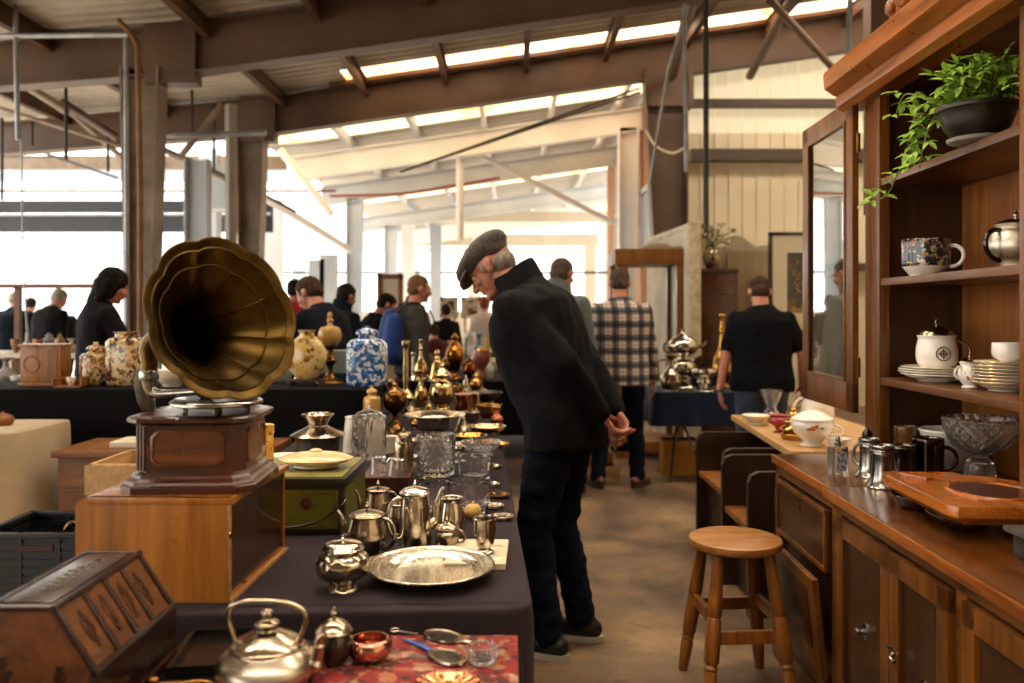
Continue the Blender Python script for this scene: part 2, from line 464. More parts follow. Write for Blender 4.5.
def person(label, loc, yaw, H=1.72, lean=0, hpitch=0, hyaw=0, build=1.0, hair='short', hairm=None, skin=None, top=('jacket', None), trousers=None, shoes=None, shoe_sole=None,
           hl=None, hr=None, pole_l=(-.6, -1, 0), pole_r=(.6, -1, 0), feet=None, hcurl=.45, hd_l=None, hd_r=None, hn_l=None, hn_r=None, voxel=.009, face=False, hem=.86, extra=None, twist=0, feetyaw=(.15, -.15), collar=False, depth=1.0, seed=0, cloth_voxel=None, low=0, headfwd=.03):
    s = H/1.72; bw = build
    skin = skin or SKIN
    r = thing('person', label, 'person', loc, yaw)
    pv_ = Vector((0, 0, .93*s-low))
    def U(p):
        q = Vector(p)*s; q.z -= low
        v = q-pv_
        v = RZ_(twist) @ v
        v = RX(-lean) @ v
        return pv_+v
    RU = RX(-lean) @ RZ_(twist)
    neck = U((0, -.005, 1.475))
    HR = RU @ RZ_(hyaw) @ RX(-hpitch)
    hc = neck+RU @ Vector((0, headfwd*s, .03*s))+HR @ Vector((0, .015*s, .098*s))
    def Hd(x, y, z): return hc+HR @ Vector((x*s, y*s, z*s))
    HM = HR.to_4x4()
    sl, sr = U((-.163*bw, -.008, 1.375)), U((.163*bw, -.008, 1.375))
    hl = U(hl) if hl is not None else U((-.27*bw, .04, .82)); hr = U(hr) if hr is not None else U((.27*bw, .04, .82))
    el, wl = ik(sl, hl, .29*s, .255*s, RU @ Vector(pole_l)); er, wr_ = ik(sr, hr, .29*s, .255*s, RU @ Vector(pole_r))
    feet = feet or ((-.105, .0), (.105, .0))
    hips = [Vector((-.088*s*bw, 0, .9*s-low)), Vector((.088*s*bw, 0, .9*s-low))]
    ank = [Vector((f[0]*s, f[1]*s, .085*s)) for f in feet]
    kn = []
    for h, a in zip(hips, ank):
        k, _ = ik(h, a, .425*s, .405*s, (0, 1, 0)); kn.append(k)
    # --- body, one skin surface
    mb = MB()
    mb.ell(Hd(0, -.012, .022), (.076*s, .096*s, .09*s), HM)
    mb.ell(Hd(0, .03, -.03), (.060*s, .062*s, .078*s), HM)
    mb.ell(Hd(0, .045, -.088), (.04*s, .04*s, .03*s), HM); mb.ell(Hd(0, .078, -.098), (.02*s, .016*s, .017*s), HM)
    mb.ell(Hd(0, .075, .018), (.052*s, .018*s, .013*s), HM)
    mb.cap(Hd(0, .088, .006), .0085*s, Hd(0, .110, -.034), .0135*s, 10); mb.ell(Hd(-.012, .098, -.036), .0085*s, sub=2); mb.ell(Hd(.012, .098, -.036), .0085*s, sub=2)
    mb.ell(Hd(0, .086, -.058), (.024*s, .011*s, .0062*s), HM); mb.ell(Hd(0, .085, -.068), (.021*s, .011*s, .0065*s), HM)
    for sg in (-1, 1):
        mb.ell(Hd(.038*sg, .066, -.025), (.024*s, .022*s, .02*s), HM)
        E = HM @ Matrix.Rotation(.25*sg, 4, 'Z')
        mb.ell(Hd(.078*sg, -.012, -.008), (.011*s, .021*s, .032*s), E)
        mb.torus(Hd(.083*sg, -.014, -.002), .016*s, .006*s, E @ Matrix.Rotation(PI/2, 4, 'Y'), 14, 6)
    mb.cap(U((0, -.01, 1.40)), .066*s, Hd(0, -.02, -.05), .056*s, 14)
    mb.ell(U((0, 0, 1.30)), (.15*s*bw, .095*s, .14*s), RU.to_4x4()); mb.ell(U((0, 0, 1.08)), (.135*s*bw, .09*s, .17*s), RU.to_4x4()); mb.ell(Vector((0, 0, .93*s-low)), (.14*s*bw, .1*s, .12*s))
    for S_, E_, W_ in ((sl, el, wl), (sr, er, wr_)):
        mb.cap(S_, .05*s, E_, .04*s); mb.cap(E_, .04*s, W_, .027*s)
    for h, k, a in zip(hips, kn, ank):
        mb.cap(h, .075*s, k, .05*s); mb.cap(k, .05*s, a, .036*s); mb.cap(a-Vector((0, 0, .03*s)), .03*s, a+Vector((0, .1*s, -.05*s)), .022*s)
    dl = (wl-el).normalized() if hd_l is None else RU @ Vector(hd_l); drr = (wr_-er).normalized() if hd_r is None else RU @ Vector(hd_r)
    hand(mb, wl, dl, RU @ Vector(hn_l or (1, 0, 0)), -1 if hn_l is None else -1, s, hcurl)
    hand(mb, wr_, drr, RU @ Vector(hn_r or (-1, 0, 0)), 1, s, hcurl)
    body = blob('body', mb, voxel, skin, r, 2)
    if face:
        for sg in (-1, 1):
            e = MB().ell((0, 0, 0), .0105*s, sub=3).build('eye', M_CREAM, r, loc=Hd(.030*sg, .0765, .002))
            MB().ell(HR @ Vector((0, .0075*s, 0)), .0058*s, sub=2).build('iris', M_DKPIPE, e)
            MB().tube([Hd(.014*sg, .094, .022), Hd(.03*sg, .093, .027), Hd(.046*sg, .082, .022)], .0035*s, 6).build('eyebrow', hairm or H_DK, r)
    # --- hair
    hm = hairm or H_DK
    if hair == 'short' or hair == 'crop' or hair == 'fringe':
        q = MB(); k = 1.0 if hair == 'crop' else 1.05
        if hair != 'fringe':
            q.ell(Hd(0, -.016, .034), (.08*s*k, .099*s*k, .088*s*k), HM)
            q.ell(Hd(0, -.05, -.018), (.07*s*k, .062*s, .062*s), HM)
        else:
            q.ell(Hd(0, -.045, -.015), (.074*s, .062*s, .058*s), HM)
            for sg in (-1, 1): q.ell(Hd(.066*sg, .012, .006), (.011*s, .016*s, .034*s), HM)
        o = blob('hair', q, .007, hm, r, 2, fold=.004, fs=(60, 60, 30), seed=seed)
        cut = HR.inverted()
        for v in o.data.vertices:          # hairline: pull the front of the cap back inside the skull
            c = cut @ (v.co-hc)
            lim = (.072 if c.z > .06*s else .03)*s if hair != 'fringe' else 1
            if c.y > lim and c.z < .1*s: v.co -= HR @ Vector((0, (c.y-lim)*1.0, 0))
    elif hair == 'long':
        q = MB()
        q.ell(Hd(0, -.018, .032), (.086*s, .105*s, .094*s), HM); q.ell(Hd(0, -.05, -.06), (.088*s, .07*s, .12*s), HM)
        q.cap(Hd(0, -.055, -.02), .075*s, Hd(.0, -.05, -.27), .05*s); q.cap(Hd(-.06, -.04, 0), .04*s, Hd(-.055, -.05, -.2), .034*s); q.cap(Hd(.06, -.04, 0), .04*s, Hd(.055, -.05, -.2), .034*s)
        q.cap(Hd(.066, .02, .03), .026*s, Hd(.075, .0, -.09), .024*s); q.cap(Hd(-.066, .02, .03), .026*s, Hd(-.075, .0, -.09), .024*s)
        blob('hair', q, .009, hm, r, 3, fold=.005, fs=(50, 50, 8), seed=seed)
    if hair == 'cap':
        pass
    # --- upper garment
    kind, tm = top
    cv = cloth_voxel or max(.010, voxel)
    q = MB()
    def ring(z, rx, ry, y=0, n=28):
        out = []
        dk = 1+(depth-1)*min(1, max(0, (z-.88)/.2))
        for i in range(n):
            a = 2*PI*i/n
            ca, sa = math.cos(a), math.sin(a)
            p = Vector((rx*bw*math.copysign(abs(ca)**.85, ca), y+dk*ry*math.copysign(abs(sa)**.9, sa), z))
            # below the hips the garment hangs from the pelvis rather than leaning with the back
            if z >= 1.0: out.append(U(p))
            else:
                t = (1.0-z)/.16
                a_ = U(p); b_ = Vector((p.x*s, p.y*s, p.z*s-low))
                out.append(a_.lerp(b_, min(1, t)*.8))
        return out
    j = {'jacket': (1.12, .015), 'shirt': (1.09, .0), 'tshirt': (1.09, 0), 'coat': (1.1, .01)}[kind]
    f = j[0]
    rs = [ring(hem, .19*f, .128*f), ring(.93, .19*f, .13*f), ring(1.04, .178*f, .122*f), ring(1.16, .182*f, .122*f), ring(1.28, .198*f, .128*f), ring(1.36, .192*f, .118*f, -.008), ring(1.425, .142*f, .09*f, -.012), ring(1.455, .085*f, .075*f, -.012), ring(1.485, .07, .068, -.01)]
    q.rings(rs)
    ar = {'jacket': (.078, .066, .05), 'coat': (.076, .064, .05), 'shirt': (.07, .058, .046), 'tshirt': (.068, .06, .05)}[kind]
    for S_, E_, W_ in ((sl, el, wl), (sr, er, wr_)):
        q.ell(S_, (ar[0]*s, ar[0]*s, ar[0]*s), sub=2)
        if kind == 'tshirt': q.cap(S_, ar[0]*s, S_.lerp(E_, .72), ar[1]*s)
        else:
            q.cap(S_, ar[0]*s, E_, ar[1]*s); q.cap(E_, ar[1]*s, E_.lerp(W_, .97), ar[2]*s)
    g = blob({'jacket': 'jacket', 'shirt': 'shirt', 'tshirt': 'tshirt', 'coat': 'jacket'}[kind], q, cv, tm, r, 7 if kind != 'tshirt' else 5, fold=.013 if kind in ('jacket', 'coat') else .008, seed=seed)
    if collar:
        cq = MB()
        def cr_(z, rx, ry, y, lift):
            out = []
            for i in range(32):
                a = 2*PI*i/32
                out.append(U((rx*math.cos(a), y+ry*math.sin(a), z+lift*max(0, -math.sin(a)))))
            return out
        cq.rings([cr_(1.43, .115, .105, -.005, 0), cr_(1.47, .098, .1, 0.0, .01), cr_(1.515, .088, .098, .01, .03), cr_(1.53, .083, .094, .012, .035), cr_(1.525, .074, .085, .012, .034), cr_(1.47, .074, .078, .0, .01), cr_(1.44, .07, .07, 0, 0)])
        cq.build('collar', tm, g, angle=60)
    # --- trousers and shoes
    q = MB()
    q.ell(Vector((0, -.005*s, .93*s-low)), (.165*s*bw, .115*s, .13*s))
    for h, k, a in zip(hips, kn, ank):
        q.cap(h, .1*s*bw**.5, k, .072*s); q.cap(k, .072*s, a+Vector((0, 0, .0)), .06*s)
        q.cap(h+Vector((0, -.04*s, -.02)), .085*s, h.lerp(k, .5), .075*s)
    blob('trousers', q, cv, trousers, r, 3, fold=.011, fs=(9, 9, 16), seed=seed+3, zmin=.03)
    for (a, fy) in zip(ank, feetyaw):
        q = MB()
        M = RZ_(fy)
        def sp_(x, y, z): return Vector((a.x, a.y, 0))+M @ Vector((x*s, y*s, z*s))
        q.cap(sp_(0, -.045, .05), .04*s, sp_(0, .03, .058), .042*s); q.cap(sp_(0, .03, .055), .042*s, sp_(0, .13, .036), .034*s); q.cap(sp_(0, .13, .034), .034*s, sp_(0, .165, .03), .028*s); q.cap(sp_(0, -.02, .06), .04*s, sp_(0, -.01, .105), .04*s)
        sh_ = blob('shoe', q, .009, shoes, r, 3, zmin=.012)
        poly = []
        for i in range(28):
            t = 2*PI*i/28
            y = .055+.145*math.sin(t); x = (.044-.006*math.sin(t))*math.cos(t)*(1.0 if abs(math.sin(t)) < .9 else .9)
            p = sp_(x, y, 0); poly.append((p.x, p.y))
        MB().prism(poly, 'z', 0.0, .026*s, bevel=.004).build('sole', shoe_sole or M_DKPIPE, sh_)
    if extra: extra(r, Hd, U, HR, RU, s, g)
    return r
F_BLK = fab('black_softshell', '050506', '09090b', rough=.85, sheen=0); F_JEAN = fab('dark_denim', '0a0e17', '101827', weave=500, sheen=0); F_JEAN2 = fab('blue_denim', '2c3a50', '3c4c64', weave=500)
F_NAVY = fab('navy_knit', '0c0f16', '141822', sheen=0); F_NVT = fab('black_navy_tee', '05070b', '090c12', sheen=0); F_GREY = fab('grey_tweed', '353532', '45433f', sheen=0); F_GRN = fab('grey_green_jacket', '4c524e', '5c625c')
F_RED = fab('red_fleece', 'a01c1c', 'b82824'); F_DKB = fab('dark_knit', '09090b', '101013', sheen=0); F_TRO = fab('black_trousers', '0a0b0e', '111217', sheen=0)
S_BLK = plain('black_shoe', '0d0c0c', .4, '1a1816'); S_BRN = plain('brown_boot', '4a2412', .35, '6a3a1c'); S_SOLE = plain('pale_rubber', 'b8aea0', .6)
def plaid():
    m = MT('plaid_flannel')
    t = m.n('ShaderNodeTexCoord'); sx = m.n('ShaderNodeSeparateXYZ'); m.l(t.outputs['Object'], sx.inputs[0])
    def band(axis, per, w, off=0.0):
        a = m.math('FRACT', m.math('ADD', m.math('MULTIPLY', axis, 1/per), off+10))
        return m.math('LESS_THAN', a, w)
    u = m.math('ADD', sx.outputs['X'], m.math('MULTIPLY', sx.outputs['Y'], .35)); z = sx.outputs['Z']
    base = C('d6cec2'); nv = C('1a2438'); bk = C('15151a'); og = C('a0583a')
    c = base
    for ax_ in (u, z):
        c = m.mix(m.math('MULTIPLY', band(ax_, .105, .52), .72), c, nv)
        c = m.mix(m.math('MULTIPLY', band(ax_, .105, .14, -.16), .7), c, bk)
        c = m.mix(m.math('MULTIPLY', band(ax_, .105, .07, -.7), .6), c, og)
    m.set(color=c, rough=.9, sheen=.2, spec=.15)
    return m.m
F_PLAID = plaid()
M_CAPT = fab('tweed_cap', '38332f', '5a524a', fold=90)
def flat_cap(r, Hd, U, HR, RU, s, g):
    q = MB(); HM = HR.to_4x4()
    q.ell(Hd(0, -.01, .066), (.095*s, .128*s, .064*s), HM @ Matrix.Rotation(-.12, 4, 'X'))
    q.ell(Hd(0, .04, .066), (.096*s, .108*s, .046*s), HM @ Matrix.Rotation(-.28, 4, 'X'))
    q.ell(Hd(0, -.05, .045), (.082*s, .064*s, .055*s), HM)
    c = blob('flat_cap', q, .007, M_CAPT, r, 3)
    b = MB()
    r0, r1 = [], []
    N = 16
    top_, bot = [], []
    for i in range(N+1):
        a = PI*(i/N)
        inner = Hd(.078*math.cos(a), .062+.03*math.sin(a), .045)
        outer = Hd(.082*math.cos(a), .07+.082*math.sin(a), .04-.03*math.sin(a))
        r0.append(inner); r1.append(outer)
    up_ = HR @ Vector((0, 0, .006*s))
    b.rings([[p-up_ for p in r0]+[p+up_ for p in reversed(r0)], [p-up_ for p in r1]+[p+up_ for p in reversed(r1)]])
    b.build('peak', M_CAPT, c, angle=50)
def man_extra(r, Hd, U, HR, RU, s, g):
    flat_cap(r, Hd, U, HR, RU, s, g)
MAN = person('older man in grey flat cap and black jacket bending over, hands behind back', (.215, 3.40, 0), 1.15, 1.77, lean=.35, hpitch=.34, hyaw=.12, build=1.13,
       hair='fringe', hairm=H_GREY, skin=SKIN2, top=('jacket', F_BLK), trousers=F_JEAN, shoes=S_BLK, shoe_sole=S_SOLE,
       hl=(-.065, -.165, .885), hr=(.05, -.185, .87), pole_l=(-.9, -.55, .0), pole_r=(.9, -.55, .0), hd_l=(.4, -.2, -.9), hd_r=(-.3, -.3, -.9), hn_l=(.3, -.75, .3), hn_r=(-.5, .5, .4), hcurl=.85,
       feet=((-.12, .02), (.10, -.04)), voxel=.0052, face=True, extra=man_extra, collar=True, hem=.80, feetyaw=(.0, .12), cloth_voxel=.0095, headfwd=.06, depth=1.28)
person('man in black and white plaid shirt seen from behind near the navy table', (.85, 6.55, 0), -.12, 1.74, lean=.03, hpitch=.25, hair='crop', hairm=H_SALT, top=('shirt', F_PLAID), trousers=F_JEAN, shoes=S_BRN, build=1.12, hem=.80, seed=2,
       hl=(-.2, .22, .98), hr=(.27, .10, .84), hd_r=(0.05, .1, -1), feet=((-.17, -.02), (.14, .03)), feetyaw=(.5, -.55))
person('man with glasses in grey-green jacket half hidden behind the capped man', (.335, 6.25, 0), -.5, 1.80, lean=.05, hpitch=.2, hyaw=-.1, hair='crop', hairm=H_SALT, top=('coat', F_GRN), trousers=F_TRO, shoes=S_BLK, seed=4, build=1.05, collar=True,
       extra=lambda r, Hd, U, HR, RU, s, g: MB().torus(Hd(.032, .098, .0), .02*s, .002, HR.to_4x4() @ Matrix.Rotation(PI/2, 4, 'X'), 18, 6).torus(Hd(-.032, .098, 0), .02*s, .002, HR.to_4x4() @ Matrix.Rotation(PI/2, 4, 'X'), 18, 6).tube([Hd(.052, .095, .004), Hd(.08, -.005, .008)], .002, 5).tube([Hd(-.052, .095, .004), Hd(-.08, -.005, .008)], .002, 5).tube([Hd(-.012, .1, .002), Hd(.012, .1, .002)], .002, 5).build('glasses', M_DKPIPE, r))
person('broad man in black t-shirt and jeans facing away beside the navy table', (1.80, 5.98, 0), -.15, 1.66, lean=.06, hpitch=.42, hair='crop', hairm=H_BR, top=('tshirt', F_NVT), trousers=F_JEAN2, shoes=S_BLK, build=1.14, hem=.84, seed=6,
       hl=(-.31, .03, .82), hr=(.31, .10, .88), pole_l=(-1, -.5, 0), hd_l=(.1, .1, -1), hn_l=(1, .2, 0),
       extra=lambda r, Hd, U, HR, RU, s, g: MB().torus(U((-.31, .025, .84)), .034, .008, None, 20, 8).build('wristwatch', M_DKPIPE, r))
person('woman with long dark hair in black sweater behind the painted jars', (-2.86, 5.72, 0), -.85, 1.70, lean=.05, hpitch=.38, hyaw=-.15, hair='long', hairm=H_BLK, top=('shirt', F_DKB), trousers=F_JEAN2, shoes=S_BLK, build=.98, hem=.92, seed=8, face=True,
       hl=(-.08, .33, 1.10), hr=(.10, .30, 1.14), pole_l=(-1, -.2, -.6), pole_r=(1, -.2, -.6))
person('man in navy jacket stooping to look down behind the pedestal vase', (-1.235, 5.75, 0), .95, 1.68, lean=.28, hpitch=.35, hyaw=.2, hair='short', hairm=H_BR, top=('coat', F_NAVY), trousers=F_TRO, shoes=S_BLK, seed=10, face=True,
       hl=(-.15, .36, 1.02), hr=(.15, .36, 1.0), pole_l=(-1, -.2, -.6), pole_r=(1, -.2, -.6))
def backpack(r, Hd, U, HR, RU, s, g):
    q = MB(); q.cap(U((-.08, -.19, 1.3)), .08, U((-.09, -.21, 1.02)), .095); q.cap(U((.08, -.19, 1.3)), .08, U((.09, -.21, 1.02)), .095); q.cap(U((0, -.2, 1.34)), .08, U((0, -.25, 1.02)), .1)
    bp = thing('backpack', 'bright blue backpack on the back of the man in grey', 'backpack', r.location, r.rotation_euler.z)
    blob('bag_body', q, .012, fab('blue_nylon', '142c66', '1c3878', rough=.6), bp, 3, fold=.006)
    for sg in (-1, 1): MB().tube(spl([U((.09*sg, -.17, 1.38)), U((.095*sg, -.05, 1.475)), U((.11*sg, .1, 1.42)), U((.12*sg, .15, 1.28)), U((.14*sg, .03, 1.12))], 4), .012, 8, .5).build('strap', F_DKB, bp)
person('balding man in grey jacket walking past with a blue backpack', (-.87, 7.22, 0), -1.15, 1.71, lean=.03, hpitch=.1, hair='crop', hairm=H_SAND, top=('coat', F_GREY), trousers=F_TRO, shoes=S_BLK, seed=12, extra=backpack, feet=((-.1, .18), (.1, -.16)))
person('person in red fleece seen from behind at the edge of the horn', (-2.42, 9.2, 0), -.2, 1.76, hair='crop', hairm=H_DK, top=('coat', F_RED), trousers=F_TRO, shoes=S_BLK, seed=14, voxel=.012)
person('dark-haired person in black bending behind the blue and white jar', (-1.46, 8.1, 0), -1.1, 1.62, lean=.3, hpitch=.3, hair='short', hairm=H_DK, top=('coat', F_DKB), trousers=F_TRO, shoes=S_BLK, seed=16, voxel=.012)
person('dark-haired person in navy hood just behind the stooping man', (-1.62, 7.7, 0), -.6, 1.66, lean=.1, hpitch=.2, hair='short', hairm=H_DK, top=('jacket', F_NAVY), trousers=F_TRO, shoes=S_BLK, seed=18, voxel=.012, collar=True)
person('distant visitor in dark top with black hair, centre of the far aisle', (-.98, 12.3, 0), .2, 1.52, hair='short', hairm=H_DK, top=('shirt', F_DKB), trousers=F_TRO, shoes=S_BLK, seed=20, voxel=.014)
person('small seated-height visitor in maroon beside the grey-jacketed man', (-.92, 9.9, 0), .6, 1.25, hair='short', hairm=H_BR, top=('shirt', fab('maroon_knit', '4a1418', '5a1c20')), trousers=F_TRO, shoes=S_BLK, seed=22, voxel=.012)
person('fair distant visitor in pale shirt beyond the capped man\'s chest', (-.42, 12.6, 0), -.4, 1.64, hair='short', hairm=HAIRM('red_hair', '8a4a2a', '6a3420'), top=('shirt', fab('pale_shirt', 'b8aca0', 'c8beb2')), trousers=F_JEAN2, shoes=S_BLK, seed=24, voxel=.014)
person('far visitor with cap-dark hair behind the gilt-framed mirror', (-1.55, 12.7, 0), .3, 1.66, hair='short', hairm=H_DK, top=('coat', F_GREY), trousers=F_TRO, shoes=S_BLK, seed=26, voxel=.014)
for i, (lab, px, Y, yaw, H, tm, hm, ln) in enumerate((
        ('visitor in dark jacket and grey hair at the hall-side stall', 14, 10.9, .5, 1.70, F_NAVY, H_GREY, .2),
        ('visitor in black leaning over the hall-side stall counter', 44, 10.0, -.3, 1.72, F_DKB, H_GREY, .25),
        ('visitor in checked maroon shirt under the stall rail', 28, 12.6, .2, 1.64, fab('maroon_check', '5a2a2c', '7a4a44'), H_DK, .1),
        ('visitor in dark coat next to the stall post nearest the woman', 62, 11.5, .9, 1.62, F_TRO, H_BR, .2))):
    person(lab, ((px-CX)/F*Y, Y, 0), yaw, H, lean=ln, hpitch=.3, hair='short', hairm=hm, top=('coat', tm), trousers=F_TRO, shoes=S_BLK, seed=30+i, voxel=.014)
# ------------------------------------------------------------------ hall shell
def zb(X):
    return 3.94+.145*(X+3.6) if X > -3.7 else 3.925+.07*(X+3.7)
def ibeam(name, p0, p1, d0, d1, w, dep, m, tf=.022, top=True):
    """I section from p0 to p1; p0/p1 lie on one flange, depth grows along dep"""
    p0, p1, dep = Vector(p0), Vector(p1), Vector(dep).normalized()
    t = (p1-p0).normalized(); wd = t.cross(dep).normalized()
    mb = MB()
    def bar(a0, a1, b0, b1, hw):
        r = []
        for p, lo, hi in ((p0, a0, a1), (p1, b0, b1)):
            r.append([p+dep*lo-wd*hw, p+dep*hi-wd*hw, p+dep*hi+wd*hw, p+dep*lo+wd*hw])
        mb.rings(r)
    bar(0, tf, 0, tf, w/2)
    bar(d0-tf, d0, d1-tf, d1, w/2)
    bar(tf, d0-tf, tf, d1-tf, .008)
    return struct(mb, name, m)

floor = MB().bx(-6.6, 8, -10, 12.9, -.1, 0)
struct(floor, 'floor', M_FLOOR)
struct(MB().bx(-30, -6.6, -20, 46, -.1, 0), 'floor_yard', M_GROUND)
struct(MB().bx(-6.6, 8, 12.9, 46, -.1, 0), 'floor_far_bay', M_GROUND)


def sheet(name, x0, x1, y0, y1, m, pitch=.19, h=.03, off=.58):
    """ribbed sheet between two roof lines, ribs running up the slope"""
    mb = MB()
    xs = [x for x in (x0, -3.7, x1) if x0 <= x <= x1]
    xs = sorted(set(xs))
    n = max(1, round((y1-y0)/pitch))
    ys = []
    for i in range(n):
        a = y0+(y1-y0)*i/n; q = (y1-y0)/n
        ys += [(a, 0), (a+q*.55, 0), (a+q*.68, h), (a+q*.87, h)]
    ys.append((y1, 0))
    lo = [[(x, y, zb(x)+off+dz) for y, dz in ys] for x in xs]
    for r0, r1 in zip(lo[:-1], lo[1:]):
        v0 = [mb.bm.verts.new(p) for p in r0]; v1 = [mb.bm.verts.new(p) for p in r1]
        for i in range(len(v0)-1):
            mb.bm.faces.new((v0[i], v0[i+1], v1[i+1], v1[i]))
    bmesh.ops.remove_doubles(mb.bm, verts=mb.bm.verts, dist=1e-5)
    ext = bmesh.ops.extrude_face_region(mb.bm, geom=list(mb.bm.faces))
    bmesh.ops.translate(mb.bm, vec=(0, 0, .012), verts=[g for g in ext['geom'] if isinstance(g, bmesh.types.BMVert)])
    return struct(mb, name, m)
M_SKY1 = emit('translucent_sheet', 'ffe8c6', 3.4, ('e09c54', (1, .5, 1), 2.2))
M_SKY0 = emit('translucent_sheet_clear', 'ffecd4', 15.0)
M_SKY2 = emit('sunlit_yellow_sheet', 'ffdfae', 2.2, ('e0a860', (1, .6, 1), 1.2))
XL, XR = -7.5, 6.6
sheet('window_61', 2.7, 6.2, 9.4, 10.2, M_SKY0, off=.56)  # added glowing strip, out of view under the roof, to brighten the end wall
cuts = [-9.6, -6.9, -6.35, -3.9, -3.35, -.9, -.35, 2.3, 2.85, 5.3, 5.85, 11.35, 11.95, 12.6]
for i, (a, b) in enumerate(zip(cuts[:-1], cuts[1:])):
    if i % 2 == 0: sheet('ceiling', XL, XR, a, b, M_ROOF)
    else:
        if b > 11: sheet('window_%d' % (i//2+1), -2.35, XR-.3, a, b, M_SKY1)
        else:
            xs_ = [-3.3, -2.1, -.95, .2, 1.35, 2.5, 3.65, 4.8, XR-.3]
            for k, (u, v) in enumerate(zip(xs_[:-1], xs_[1:])):
                sheet('window_%d' % (100+i*10+k), u+.12, v-.12, a, b, M_SKY0)
                sheet('ceiling', v-.12, v+.12, a, b, M_ROOF)
            sheet('ceiling', -3.3, -3.18, a, b, M_ROOF)
        sheet('ceiling', XL, -3.3 if b < 11.9 else -2.35, a, b, M_ROOF)
        if b > 11: pass
for Y in (-9.0, -6.0, -3.0, 0.0, 3.0, 6.0, 9.0, 12.0):
    ibeam('rafter', (-3.7, Y, zb(-3.7)), (XR, Y, zb(XR)), .53, .53, .22, (-.145, 0, 1), M_BEAM)
    ibeam('rafter', (-3.7, Y, zb(-3.7)+.02), (XL, Y, zb(XL)), .53, .45, .22, (.07, 0, 1), M_BEAM)
for Y in (3.0, 9.0, 12.0):
    w = .42 if Y == 9 else .40
    ibeam('column', (-4.2 if Y == 9 else -3.95, Y, zb(-3.7)+.1), (-4.12 if Y == 9 else -3.9, Y, 0), w, w*.5, .26, (1, 0, 0), M_BEAMG)
ibeam('column', (2.52, 12, zb(2.3)+.1), (2.52, 12, 0), .63, .36, .28, (-1, 0, 0), M_BEAM)
struct(MB().bx(1.92, 2.6, 11.86, 12.14, 4.35, 4.9), 'column_haunch', M_BEAM)
# purlins run down the hall between the frames
px_ = [-6.4, -5.0, -3.3, -2.1, -.95, .2, 1.35, 2.5, 3.65, 4.8, 5.9]
for x in px_:
    mb = MB()
    z = zb(x)+.54
    mb.bx(x-.04, x+.04, 5.2, 12.4, z-.17, z-.155); mb.bx(x-.012, x, 5.2, 12.4, z-.17, z+.03); mb.bx(x-.04, x+.04, 5.2, 12.4, z+.02, z+.035)
    struct(mb, 'purlin', M_PURL)
mb = MB()
mb.rings([[(-2.6, 11.78, zb(-2.6)+.52), (-2.6, 11.86, zb(-2.6)+.52), (-2.6, 11.86, zb(-2.6)+.6), (-2.6, 11.78, zb(-2.6)+.6)],
          [(5.6, 11.78, zb(5.6)+.52), (5.6, 11.86, zb(5.6)+.52), (5.6, 11.86, zb(5.6)+.6), (5.6, 11.78, zb(5.6)+.6)]])
struct(mb, 'skylight_rail', M_PURL)
# eave girders on the low side
for (Y, z, h, m) in ((13.0, 4.28, .34, M_BEAM), (15.0, 4.0, .22, M_BEAMG)):
    struct(MB().bx(-13, -4.1, Y-.1, Y+.1, z, z+h), 'eave_beam', m)
# right side: end wall of ribbed cladding, side wall
mb = MB()
n = 26
poly = []
x0, x1 = 2.62, 8.0
for i in range(n):
    a = x0+(x1-x0)*i/n; q = (x1-x0)/n
    poly += [(a, 12.35), (a+q*.86, 12.35), (a+q*.9, 12.32), (a+q*.96, 12.32)]
poly += [(x1, 12.35), (x1, 12.42), (x0, 12.42)]
mb.prism(poly, 'z', 0, 4.06)
struct(mb, 'wall_back', M_CLAD)
struct(MB().prism(poly, 'z', 4.06, 5.7), 'window_60', emit('backlit_ribbed_sheet', 'ecd9b0', .42))
for z, h in ((4.42, .1), (3.62, .17), (2.02, .1)):
    struct(MB().bx(2.62, 7.5, 12.12, 12.31, z, z+h), 'wall_girt', M_GIRT)
struct(MB().bx(6.6, 6.75, -9.7, 12.4, 0, 6), 'wall_right', M_CLAD)
struct(MB().bx(-7.5, 6.7, -9.75, -9.6, 0, 5.8), 'wall_front', plain('front_cladding', '8a7a64', .7))
for Y in (9.0, 12.0): struct(MB().bx(-3.95 if Y < 10 else -3.9, -3.4, Y-.1, Y+.1, 3.85, 4.5), 'column_haunch', M_BEAM)
# further hall: pale, brightly lit frames
def far_frame(Y, m, xl, xr, dep, col_x, zoff=0.0):
    ibeam('far_rafter', (xl, Y, zb(xl)+zoff), (xr, Y, zb(xr)+zoff), dep, dep, .2, (-.145, 0, 1), m)
    for cx_ in col_x:
        ibeam('far_column', (cx_-.18, Y, zb(cx_)+zoff+.1), (cx_-.18, Y, 0), .36, .3, .24, (1, 0, 0), m)
far_frame(15.0, M_WHSTEEL, -3.9, 2.6, .42, (2.1,), -.12)
far_frame(18.5, M_BLSTEEL, -4.2, 2.9, .42, (-3.5, 2.5), -.1)
far_frame(23.0, M_BLSTEEL, -4.2, 3.2, .4, (-3.35, 2.9), -.25)
far_frame(29.0, M_WHSTEEL, -5.5, 4.0, .5, (-3.4, -1.2, 3.2), -.25)
for i, (a, b, m) in enumerate(((12.6, 13.2, M_ROOF), (13.2, 14.7, M_SKY2), (14.7, 17.2, M_ROOFF), (17.2, 18.1, M_SKY2), (18.1, 21.4, M_ROOFF), (21.4, 22.6, M_SKY2), (22.6, 27.0, M_ROOFF), (27.0, 28.2, M_SKY2), (28.2, 31, M_ROOFF))):
    sheet('ceiling' if m is not M_SKY2 else 'window_%d' % (i+10), -4.4, 2.9 if a < 22 else 4.5, a, b, m, off=.5, pitch=.3)
